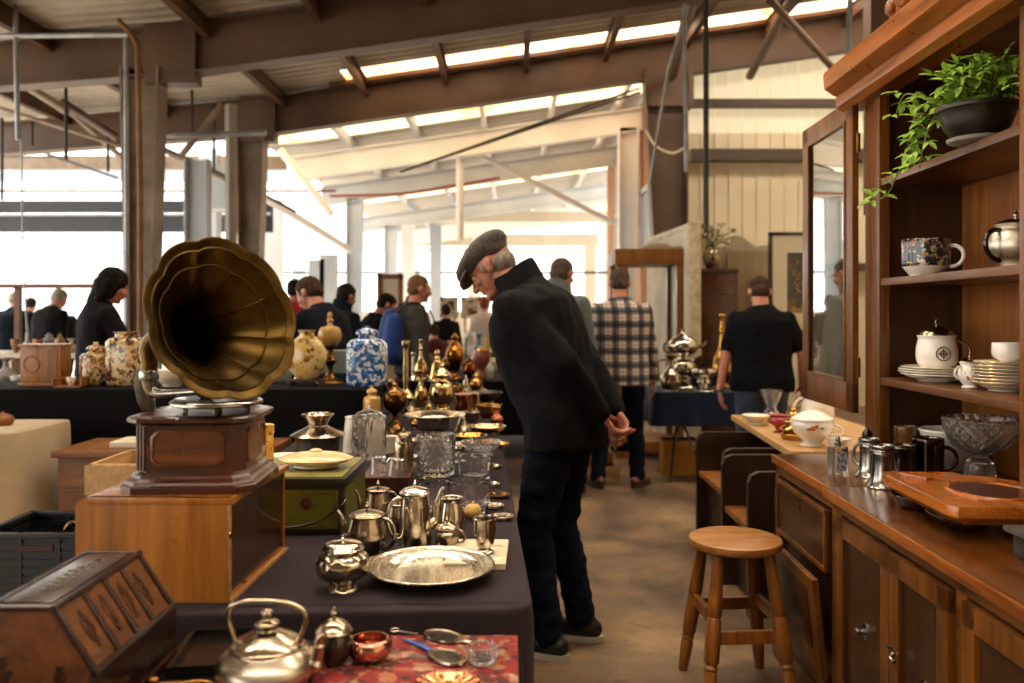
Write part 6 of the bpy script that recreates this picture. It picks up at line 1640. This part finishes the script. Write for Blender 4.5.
# ------------------------------------------------------------------ tall black-clothed table on the left
BZT = .95
trestle('tall display table under black cloth holding painted jars, behind the gramophone', 2.3, .62, BZT-.002, (-3.12, 4.58, 0))
drape('tablecloth', 'long black cloth over the tall table of painted jars', 2.3, .62, BZT, (.9, .9, .9, .9), M_BLKCLOTH, (-3.12, 4.58, 0), 0, .012, 14, seed=4)
BY = 4.84
bi = lambda *a, **k: item(*a, z=BZT+.003, Y=k.pop('Y', BY), **k)
jr = bi('painted_jar', 'short cream painted jar with domed lid on the black table', 'jar', 96, 0, 29, 43, V_JAR, M_SATS1)
def flatjar(name, label, px, w, h, m, Y=BY, neck=True, stand=False, cat='jar', taper=1.0):
    s = Y/F; R, H = w*s/2, h*s
    loc = Vector(((px-CX)/F*Y, Y, BZT+.003))
    r = thing(name, label, cat, loc)
    q = MB()
    def sq(k, z, ex=4.0):
        return [(R*k*math.copysign(abs(math.cos(a))**(2/ex), math.cos(a)), R*.8*k*math.copysign(abs(math.sin(a))**(2/ex), math.sin(a)), z*H) for a in [2*PI*i/40 for i in range(40)]]
    if neck:
        q.rings([sq(.9, 0), sq(.96, .02), sq(1*taper, .1), sq(1, .62), sq(.95, .7), sq(.78, .76), sq(.45, .79, 2.4), sq(.4, .84, 2)])
        q.build('body', m, r, angle=50)
        MB().rings([sq(.38, .83, 2), sq(.56, .85, 2), sq(.58, .87, 2), sq(.5, .92, 2), sq(.2, .955, 2), sq(.1, .97, 2), sq(.13, .99, 2), sq(.05, 1.0, 2)]).build('lid', m, r, angle=50)
    else:
        q.rings([sq(.85, 0), sq(.92, .02), sq(1, .12), sq(1, .72), sq(.95, .82), sq(.8, .88), sq(.6, .9, 2.5), sq(.58, .96, 2.2), sq(.66, .985, 2.2), sq(.66, 1, 2.2), sq(.55, 1, 2.2), sq(.5, .93, 2.2)])
        q.build('body', m, r, angle=50)
    return r
flatjar('painted_jar', 'tall open cream jar painted with figures beside the domed-lid jar', 127, 37, 53, M_SATS2, neck=False)
flatjar('painted_jar', 'blue and white square-shouldered lidded jar at the end of the black table', 367, 39, 60, M_BLUEW, Y=4.8)
# round gold moon flask on wooden stand
mf = thing('moon_flask', 'round cream-gold flask on a little wooden stand behind the horn', 'flask', ((307-CX)/F*4.82, 4.82, BZT+.003))
MB().ell((0, 0, .028+.13), (.115, .06, .14)).lathe([(0, .27), (.05, .27), (.04, .3), (.05, .32), (0, .315)], 24).build('flask_body', M_SATS3, mf)
q = MB().bx(-.11, .11, -.05, .05, .022, .034, .003); q.build('stand_top', W_ROSE, mf)
for x in (-.09, .09): MB().bx(x-.012, x+.012, -.045, .045, 0, .024, .003).build('stand_leg', W_ROSE, mf)
# globe vase on tall pedestal
pv = thing('pedestal_vase', 'round ochre vase on a tall dark bronze pedestal beside the moon flask', 'vase', ((330-CX)/F*4.97, 4.97, BZT+.003))
MB().lathe(smooth_prof([(0, 0), (.075, 0), (.075, .01), (.04, .03), (.02, .06), (.02, .1), (.035, .12), (.05, .135), (.03, .16), (.022, .2), (.045, .222), (0, .225)]), 28).build('pedestal', M_BRONZE, pv)
MB().lathe(smooth_prof([(0, .222), (.03, .222), (.062, .25), (.07, .29), (.055, .33), (.03, .34), (.018, .345), (.014, .36), (.022, .375), (.012, .39), (.016, .405), (.008, .425), (0, .425)]), 28).build('vase', plain('ochre_glaze', 'c09a58', .25, 'a67e40'), pv)
# wooden clock case, small rack with bell, porcelain
cc = thing('clock_case', 'honey wooden clock case without a dial at the near end of the black table', 'clock case', ((45-CX)/F*4.8, 4.74, BZT+.003))
MB().bx(-.125, .125, 0, .14, 0, .018, .003).bx(-.115, .115, .01, .13, .018, .225, .003).bx(-.125, .125, 0, .14, .225, .24, .003).build('case', W_BOX, cc)
MB().torus((-.05, .009, .125), .045, .004, Matrix.Rotation(PI/2, 4, 'X')).build('round_moulding', W_BOX, cc)
MB().bx(.03, .1, .005, .012, .03, .21, .002).build('door', W_OAK, cc)
wr = thing('wooden_rack', 'little open wooden tray with a white cup in front of the clock case', 'tray', ((72-CX)/F*4.7, 4.64, BZT+.003))
MB().bx(-.085, .085, 0, .09, 0, .01).bx(-.085, -.075, 0, .09, 0, .05).bx(.075, .085, 0, .09, 0, .06).bx(-.085, .085, .08, .09, 0, .05).build('tray_body', W_OAK, wr)
item('white_cup', 'white cup inside the little wooden tray', 'cup', 71, 0, 9, 8, V_BOWL, M_WHITE, z=BZT+.013, Y=4.69)
item('porcelain_bowl', 'shallow white and pink porcelain bowl behind the tone arm', 'bowl', 172, 0, 34, 16, V_BOWL, M_CREAM, z=BZT+.003, Y=4.75)
item('porcelain_box', 'reddish painted porcelain box behind the white bowl', 'box', 178, 0, 26, 20, V_LOWPOT, ceramic('red_porcelain', 'd8c4b0', ['a85a48', 'c88a70'], 30, .5), z=BZT+.003, Y=5.0)
cb = thing('metal_canister', 'pale grey-green enamel bin standing behind the pedestal vase', 'bin', ((338-CX)/F*5.13, 5.13, BZT+.003))
MB().bx(-.1, .1, -.05, .05, .05, .19, .012).build('bin_body', plain('greygreen_enamel', '8a9488', .5), cb)
for x in (-.08, .08): MB().bx(x-.008, x+.008, -.04, .04, 0, .05).build('leg', M_BRONZE, cb)
item('pale_pot', 'pale celadon pot half hidden between flask and pedestal vase', 'pot', 280, 0, 24, 30, V_LOWPOT, plain('celadon', 'a8b0a0', .25), z=BZT+.003, Y=5.05)
# second black table further out
trestle('black-clothed table at the far hall side with mixed wares', 2.2, .8, .858, (-5.55, 5.6, 0))
drape('tablecloth', 'black cloth on the far hall-side table', 2.2, .8, .86, (.8, .8, .8, .8), M_BLKCLOTH, (-5.55, 5.6, 0), 0, .02, 12, seed=6)
item('grey_jug', 'grey stoneware jug on the far hall-side table', 'jug', 6, 0, 18, 26, V_EWER, plain('grey_stoneware', '8a8480', .5), z=.863, Y=6.0)
item('white_basin', 'white enamel basin on the far hall-side table', 'basin', 20, 0, 18, 9, V_BOWL, M_WHITE, z=.863, Y=5.9)
# beige table, bench, crate, open box on the left
trestle('table under a beige cloth at the hall side, only its corner in view', 1.3, .53, .798, (-3.66, 3.92, 0))
drape('tablecloth', 'beige cloth with soft folds hanging to mid-leg on the side table', 1.3, .53, .80, (.56, .56, .56, .56), M_BEIGE, (-3.66, 3.92, 0), 0, .028, 19, seed=3)
ob = item('wooden_figure', 'carved wooden figure lying on the beige tablecloth', 'figure', 3, 0, 20, 14, V_LOWPOT, W_OAK, z=.803, Y=4.2)
bn = thing('blanket_chest', 'long plain brown wooden chest in front of the black table', 'chest', (-2.235, 4.02, 0))
MB().bx(.02, 1.03, .03, .42, .05, .665, .005).build('chest_body', W_BENCH, bn)
MB().bx(0, 1.05, 0, .45, .665, .70, .006).build('chest_lid', W_BENCH, bn)
MB().bx(0, 1.05, .01, .44, 0, .08, .006).build('plinth', W_DARK, bn)
MB().bx(.03, 1.02, .02, .03, .5, .52).build('moulding', W_BENCH, bn)
tag(MB().bx(0, .32, 0, .2, 0, .028, .004).build('white_board', plain('white_paint_board', 'd8cdb8', .5), loc=(-2.0, 4.12, .701)), 'cream painted board lying on the wooden chest', 'board')
wb = thing('open_crate', 'pale open-topped wooden crate standing between chest and honey case', 'crate', (-1.75, 3.42, 0))
q = MB().bx(0, .62, 0, .02, 0, .745, .003).bx(0, .62, .36, .38, 0, .745, .003).bx(0, .02, 0, .38, 0, .745, .003).bx(.6, .62, 0, .38, 0, .745, .003).bx(0, .62, 0, .38, .1, .12)
q.build('crate_body', W_PINE, wb)
MB().bx(-.008, .63, -.008, .0, .62, .74).build('front_board', W_PINE, wb)
def plastic_crate(label, x, y, z):
    r = thing('plastic_crate', label, 'crate', (x, y, z))
    W, Dp, H = .42, .34, .285
    q = MB()
    for k in range(8):
        z0 = .02+k*.03
        q.bx(0, W, 0, .012, z0, z0+.018); q.bx(0, W, Dp-.012, Dp, z0, z0+.018); q.bx(0, .012, 0, Dp, z0, z0+.018); q.bx(W-.012, W, 0, Dp, z0, z0+.018)
    for x_ in (0, W*.33, W*.66, W-.02):
        q.bx(x_, x_+.02, -.002, .014, 0, H); q.bx(x_, x_+.02, Dp-.014, Dp+.002, 0, H)
    q.bx(.004, W-.004, .004, .008, .02, H); q.bx(.004, W-.004, Dp-.008, Dp-.004, .02, H); q.bx(.004, .008, .004, Dp-.004, .02, H); q.bx(W-.008, W-.004, .004, Dp-.004, .02, H)
    for y_ in (.0, Dp*.5, Dp-.02): q.bx(-.002, .014, y_, y_+.02, 0, H); q.bx(W-.014, W+.002, y_, y_+.02, 0, H)
    q.bx(0, W, 0, Dp, 0, .012)
    q.build('crate_body', M_BLKPL, r)
    q = MB()
    for a in ((-.01, W+.01, -.01, .016), (-.01, W+.01, Dp-.016, Dp+.01), (-.01, .016, -.01, Dp+.01), (W-.016, W+.01, -.01, Dp+.01)): q.bx(*a, H-.02, H, .003)
    q.build('crate_rim', M_BLKPL, r)
    MB().bx(W*.35, W*.65, -.004, .0, H-.065, H-.045).build('hand_hole', plain('hole_red', '3a1410', .6), r)
    return r
plastic_crate('black slatted plastic crate holding an iron hook, topmost of two', -1.93, 3.0, .287)
plastic_crate('black slatted plastic crate underneath the other, on the floor', -1.93, 3.0, 0)
tag(MB().tube(spl([(0, 0, 0), (0, .02, .16), (.02, .03, .25), (.07, .04, .25), (.08, .04, .18)], 5), .012, 10).build('iron_hook', M_BRONZE, loc=(-1.72, 3.15, .301)), 'bent iron hook sticking up out of the plastic crate', 'hook')

# ------------------------------------------------------------------ navy table with tea urns
nt_ = thing('folding_table', 'folding table with thin crossed metal legs under a navy cloth', 'table', (1.16, 6.66, 0))
MB().bx(0.02, 1.02, .02, .62, .71, .735).build('tabletop', W_DARK, nt_)
for x in (.12, .72):
    for a, b_ in (((x, .06, 0), (x+.18, .58, .71)), ((x, .58, 0), (x+.18, .06, .71)), ((x+.3, .06, 0), (x+.05, .3, .71))):
        MB().tube([a, b_], .012, 8).build('leg', M_DSTEEL, nt_)
drape('tablecloth', 'navy cloth over the folding table of tea urns', 1.04, .64, .74, (.27, .27, .27, .27), M_NAVY, (1.15, 6.65, 0), 0, .014, 22, seed=7)
ni = lambda *a, **k: item(*a, z=ZT, Y=k.pop('Y', 6.85), **k)
ni('tea_urn', 'two-tiered silver tea urn with round upper pot on the navy table', 'tea urn', 683, 0, 31, 60, [(0, 0), (.75, 0), (.8, .03), (.35, .1), (.3, .16), (.55, .2), (.8, .3), (.75, .42), (.4, .48), (.35, .52), (.8, .6), (1, .7), (.8, .8), (.4, .86), (.2, .9), (.12, .94), (.15, .98), (0, 1)], M_SILV, Y=7.03, parts=[('handle', hd(-1, .75, .6, .5, .8), M_SILV), ('spout', lambda R, H: MB().tube([(R*.9, 0, H*.68), (R*1.3, 0, H*.7), (R*1.5, 0, H*.78)], [R*.14, R*.1, R*.07], 8), M_SILV)])
ni('coffee_urn', 'silver jug with big loop handle beside the two-tiered urn', 'jug', 671, 0, 22, 36, V_EWER, M_SILVD, Y=6.79, parts=[('handle', hd(-1, .85, .3, 1.2), M_SILVD)])
ni('comport', 'low silver comport on the navy table before the brown radio', 'comport', 704, 0, 25, 22, V_LAMP, M_SILV, Y=6.77)
ni('brass_vase', 'tall gold bottle vase with long neck on the navy table', 'vase', 722, 0, 21, 74, V_BOTTLE, M_BRASS, Y=7.0)
ni('silver_bowl', 'small dark silver bowl by the man in the black shirt', 'bowl', 737, 0, 16, 18, V_BOWL, M_SILVD, Y=6.85)
mcq = thing('mantel_clock', 'dark rounded mantel clock case standing on the navy table', 'clock', ((702-CX)/F*7.18, 7.15, ZT))
MB().prism([(-.1, 0), (.1, 0), (.1, .16), (.07, .24), (0, .27), (-.07, .24), (-.1, .16)], 'y', 0, .08, bevel=.006).build('clock_body', W_DARK, mcq)
MB().torus((0, -.002, .15), .055, .008, Matrix.Rotation(PI/2, 4, 'X')).build('bezel', M_BRONZE, mcq)
bxo = thing('yellow_crate', 'yellow plastic crate on the floor beneath the navy table', 'crate', (1.28, 7.02, 0))
MB().bx(0, .3, 0, .2, 0, .3, .01).build('crate_body', plain('yellow_plastic', 'b8862a', .5), bxo)
MB().bx(-.008, .308, -.008, .208, .26, .30, .004).build('crate_rim', plain('yellow_plastic_rim', 'c8963a', .5), bxo)
bk = thing('timber_stack', 'low stack of pale timber frames beyond the standing man in the cap', 'timber', (.40, 6.9, 0))
for k in range(3): MB().bx(0, .5-.06*k, 0, .3, k*.11, k*.11+.1, .008).build('timber', W_OAK if k % 2 else W_PINE, bk)
# ------------------------------------------------------------------ wardrobe carcass, dark cabinet, partition
wf = thing('wardrobe_frame', 'open brown wardrobe frame without doors behind the man in plaid', 'wardrobe', (.99, 7.85, 0))
for x, y in ((0, 0), (.57, 0), (.0, .5), (.57, .5)): MB().bx(x, x+.11, y, y+.08, 0, 1.9, .006).build('post', W_OAK, wf)
q = MB().bx(-.02, .70, -.02, .60, 1.84, 1.985, .01); q.build('top_frame', W_OAK, wf)
MB().bx(0, .68, 0, .57, .06, .16, .006).build('bottom_frame', W_OAK, wf)
MB().bx(.60, .66, .08, .5, .16, 1.86).build('side_board', W_DARK, wf)
tag(MB().bx(0, .36, 0, .2, 0, .03, .008).ell((.16, .1, .04), (.12, .07, .03)).build('cloth_bundle', M_BEIGE, loc=(1.25, 7.95, 1.987)), 'crumpled beige cloth on top of the wardrobe frame', 'cloth')
cab = thing('cabinet', 'plain tall dark red-brown cabinet with a flower vase on top', 'cabinet', (1.715, 7.6, 0))
MB().bx(0, .35, 0, .42, .0, 1.75, .006).build('cabinet_body', W_ROSE, cab)
MB().bx(-.01, .36, -.015, .43, 1.75, 1.785, .006).build('cabinet_top', W_ROSE, cab)
MB().bx(.02, .33, -.012, .002, .08, 1.72, .004).build('door', W_MAH, cab)
MB().bx(-.005, .355, -.01, .42, 0, .06, .004).build('plinth', W_ROSE, cab)
vs = thing('flower_vase', 'dull silver vase of white and green flowers on the dark cabinet', 'vase', (1.87, 7.74, 1.786))
MB().lathe(smooth_prof([(0, 0), (.045, 0), (.06, .02), (.085, .09), (.088, .13), (.065, .19), (.07, .205), (.06, .2), (0, .18)]), 28).build('vase_body', M_SILVD, vs)
random.seed(5)
sm, fm, wm = MB(), MB(), MB()
for k in range(30):
    a = random.uniform(0, 2*PI); rr_ = random.uniform(.02, .17); hh = random.uniform(.24, .44)
    e = Vector((rr_*math.cos(a)*1.2, rr_*math.sin(a), hh))
    sm.tube(spl([(0, 0, .19), e*.5+Vector((0, 0, .12)), e], 3), .003, 5)
    if k % 2: wm.ell(e, (.022, .022, .018), sub=1)
    for j in range(4):
        d = Vector((random.uniform(-1, 1), random.uniform(-1, 1), random.uniform(-.3, .8))).normalized()
        leaf(fm, e-d*.02, d, Vector((.2, -.5, .8)), .07, .022)
sm.build('stems', M_STEM, vs); fm.build('leaves', plain('dry_leaf_green', '6a7040', .6, '8a8a5a'), vs, recalc=False); wm.build('blossoms', M_CREAM, vs)
pt = thing('cloth_screen', 'white-painted partition frame hung with ivory cloth behind the dark cabinet', 'screen', (1.52, 7.5, 0))
MB().bx(.08, .19, -.0, .1, 0, 2.2, .006).build('post', plain('flaking_white_post', 'd2c4a8', .6, 'b09c7c', 14), pt)
MB().tube([(.13, .05, 2.18), (.02, 1.9, 2.2)], .03, 10).build('rail', M_WHITEDR, pt)
q = MB()
def curtain(mb, x0, y0, x1, y1, z0, ztop, n=60, amp=.02, fr=26):
    r0, r1, r2 = [], [], []
    dx, dy = x1-x0, y1-y0; L_ = math.hypot(dx, dy); nx, ny = -dy/L_, dx/L_
    for i in range(n+1):
        t = i/n; o = amp*math.sin(t*fr)
        X, Y = x0+dx*t+nx*o, y0+dy*t+ny*o
        r0.append((X, Y, z0)); r1.append((X, Y, ztop(t)))
    vs0 = [mb.bm.verts.new(p) for p in r0]; vs1 = [mb.bm.verts.new(p) for p in r1]
    fs = [mb.bm.faces.new((vs0[i], vs0[i+1], vs1[i+1], vs1[i])) for i in range(n)]
    ext = bmesh.ops.extrude_face_region(mb.bm, geom=fs)
    bmesh.ops.translate(mb.bm, vec=(nx*.006, ny*.006, 0), verts=[g for g in ext['geom'] if isinstance(g, bmesh.types.BMVert)])
curtain(q, .12, .12, .02, 1.85, .1, lambda t: 2.16)
q.build('side_drape', M_WHITEDR, pt, recalc=False)
q = MB(); curtain(q, .2, .62, 1.02, .62, .05, lambda t: 2.02+.12*abs(math.sin(t*PI*2.3+.4))**1.5-.12*max(0, t-.85)*5, amp=.008, fr=14)
q.build('back_drape', M_WHITEDR, pt, recalc=False)
q = MB(); curtain(q, .58, .56, 1.0, .56, .05, lambda t: 1.98, amp=.006, fr=20, n=40)
q.build('front_drape', plain('lace_drape', 'b8a684', .9), pt, recalc=False)
pf = thing('framed_picture', 'framed dark landscape-like picture in a wide cream mount on the screen', 'picture', (2.42, 7.72, 1.22))
MB().bx(0, .36, 0, .03, 0, .88, .006).build('mount', plain('cream_mount', 'd8ccae', .7), pf)
q = MB()
for a in ((-.03, 0, 0, .88), (.36, .39, 0, .88)): q.bx(a[0], a[1], -.012, .035, a[2]-.03, a[3]+.03, .004)
q.bx(-.03, .39, -.012, .035, -.03, 0, .004); q.bx(-.03, .39, -.012, .035, .88, .91, .004)
q.build('frame', M_BLKENAM, pf)
MB().bx(.14, .36, -.004, .002, .16, .72).build('print', ceramic('brown_print', 'a07a2c', ['2a2416', '6a4a20', '3a3a34'], 9, .48, .6), pf)
for x in (.02, .34): MB().bx(x, x+.025, .03, .05, -1.22, .5).build('easel_leg', W_OAK, pf)
# white stall boards and frames in the distance
def frame_stand(label, px, y0, y1, w, Y, m, fillm=None):
    a, b_ = P(px, y0, Y), P(px, y1, Y)
    r = thing('mirror_stand', label, 'framed mirror', (a.x, Y, 0))
    W = w*Y/F
    q = MB()
    for s in ((0, W, b_.z, b_.z+.05), (0, W, a.z-.06, a.z), (0, .06, b_.z, a.z), (W-.06, W, b_.z, a.z)): q.bx(s[0], s[1], 0, .05, s[2], s[3], .004)
    q.build('frame', m, r)
    MB().bx(.03, W-.03, .02, .03, b_.z+.02, a.z-.02).build('panel', fillm or M_WHITEDR, r)
    for x in (.04, W-.08): MB().bx(x, x+.04, .01, .05, 0, b_.z+.02).build('leg', m, r)
frame_stand('gilt-framed mirror with cream glass standing behind the grey-jacketed man', 377, 274, 312, 26, 10.2, W_OAK, plain('mirror_cream', 'e0d4bc', .3))
frame_stand('pale picture board with dark prints far behind the capped man', 440, 297, 318, 18, 13, M_WHITEDR, ceramic('print_board', 'd8d0c4', ['4a4640', '8a7a6a'], 8, .55))
frame_stand('pale picture board with brown prints nearer the capped man', 461, 297, 318, 20, 13, M_WHITEDR, ceramic('print_board_brown', 'd8ccba', ['5a4a3a', 'a8886a'], 9, .55))
trestle('white counter far down the hall behind the capped man', 4.0, .8, .9, (-2.2, 13.9, 0), m=plain('white_counter', 'd8d2c6', .6))
# hall-side stall frame with goods
sf = thing('market_stall', 'rusty brown market stall frame of posts and rails at the hall side', 'stall', (-7.2, 9.3, 0))
for x in (.0, 1.62, 3.2): MB().bx(x, x+.06, 0, .06, 0, 1.68).build('post', M_PURL, sf)
MB().bx(-1.2, 3.9, 0, .05, 1.66, 1.71).build('rail', M_PURL, sf)
MB().bx(.6, 3.6, -.8, .1, .92, .96).build('counter', plain('stall_counter', 'c8bca8', .6), sf)
for x in (.65, 2.0, 3.5): MB().bx(x, x+.06, -.78, -.72, 0, .92).build('leg', M_WHITEDR, sf)
random.seed(31)
sgoods = [('basket', 'wicker brown', '7a5a38', V_BOWL), ('vase', 'pale glass', 'c8ccc8', V_BOTTLE), ('bowl', 'copper', 'a0643c', V_BOWL), ('jar', 'grey', '8a8a88', V_JAR), ('urn', 'dark brass', '8a6a30', V_URN), ('jug', 'cream', 'd8ccb0', V_EWER), ('pot', 'rust red', '8a4030', V_LOWPOT), ('vase', 'slate', '5a6068', V_EWER)]
for i, (k, cn, hx, V) in enumerate(sgoods):
    item('stall_'+k, '%s %s on the stall counter at the hall side' % (cn, k), k, 16+i*11, 0, random.uniform(9, 14), random.uniform(12, 22), V, plain('stall_goods_'+k+str(i), hx, .4), z=.962, Y=8.75+.12*(i % 2))
# ------------------------------------------------------------------ light, camera
w = bpy.data.worlds.new('daylight'); scn.world = w; w.use_nodes = True
bg = w.node_tree.nodes['Background']
bg.inputs['Color'].default_value = (1.0, .955, .88, 1); bg.inputs['Strength'].default_value = 2.4
sl_ = bpy.data.lights.new('sun', 'SUN'); so = bpy.data.objects.new('sun', sl_); col.objects.link(so)
sl_.energy = 7.0; sl_.color = (1.0, .93, .82); sl_.angle = .02
so.rotation_euler = Vector((-.45, .18, .85)).to_track_quat('Z', 'Y').to_euler(); so.location = (-12, 4, 14)
cam = bpy.data.cameras.new('camera'); co = bpy.data.objects.new('camera', cam); col.objects.link(co)
co.location = (0, 0, CAMZ); co.rotation_euler = (PI/2, 0, 0)
cam.sensor_width = 36.0; cam.lens = F/1024*36; cam.shift_y = -(341.5-HY)/1024
cam.clip_start = .05; cam.clip_end = 200
cam.dof.use_dof = True; cam.dof.focus_distance = 2.5; cam.dof.aperture_fstop = 2.6
scn.camera = co
scn.view_settings.view_transform = 'Standard'; scn.view_settings.look = 'None'
scn.view_settings.exposure = 0.6; scn.view_settings.gamma = 1.0
scn.view_settings.use_curve_mapping = False
scn.cycles.use_denoising = True
try: scn.cycles.denoiser = 'OPENIMAGEDENOISE'
except Exception: pass
scn.cycles.max_bounces = 10; scn.cycles.diffuse_bounces = 4; scn.cycles.glossy_bounces = 5; scn.cycles.transmission_bounces = 10
scn.cycles.caustics_reflective = False; scn.cycles.caustics_refractive = False
scn.cycles.sample_clamp_indirect = 6.0
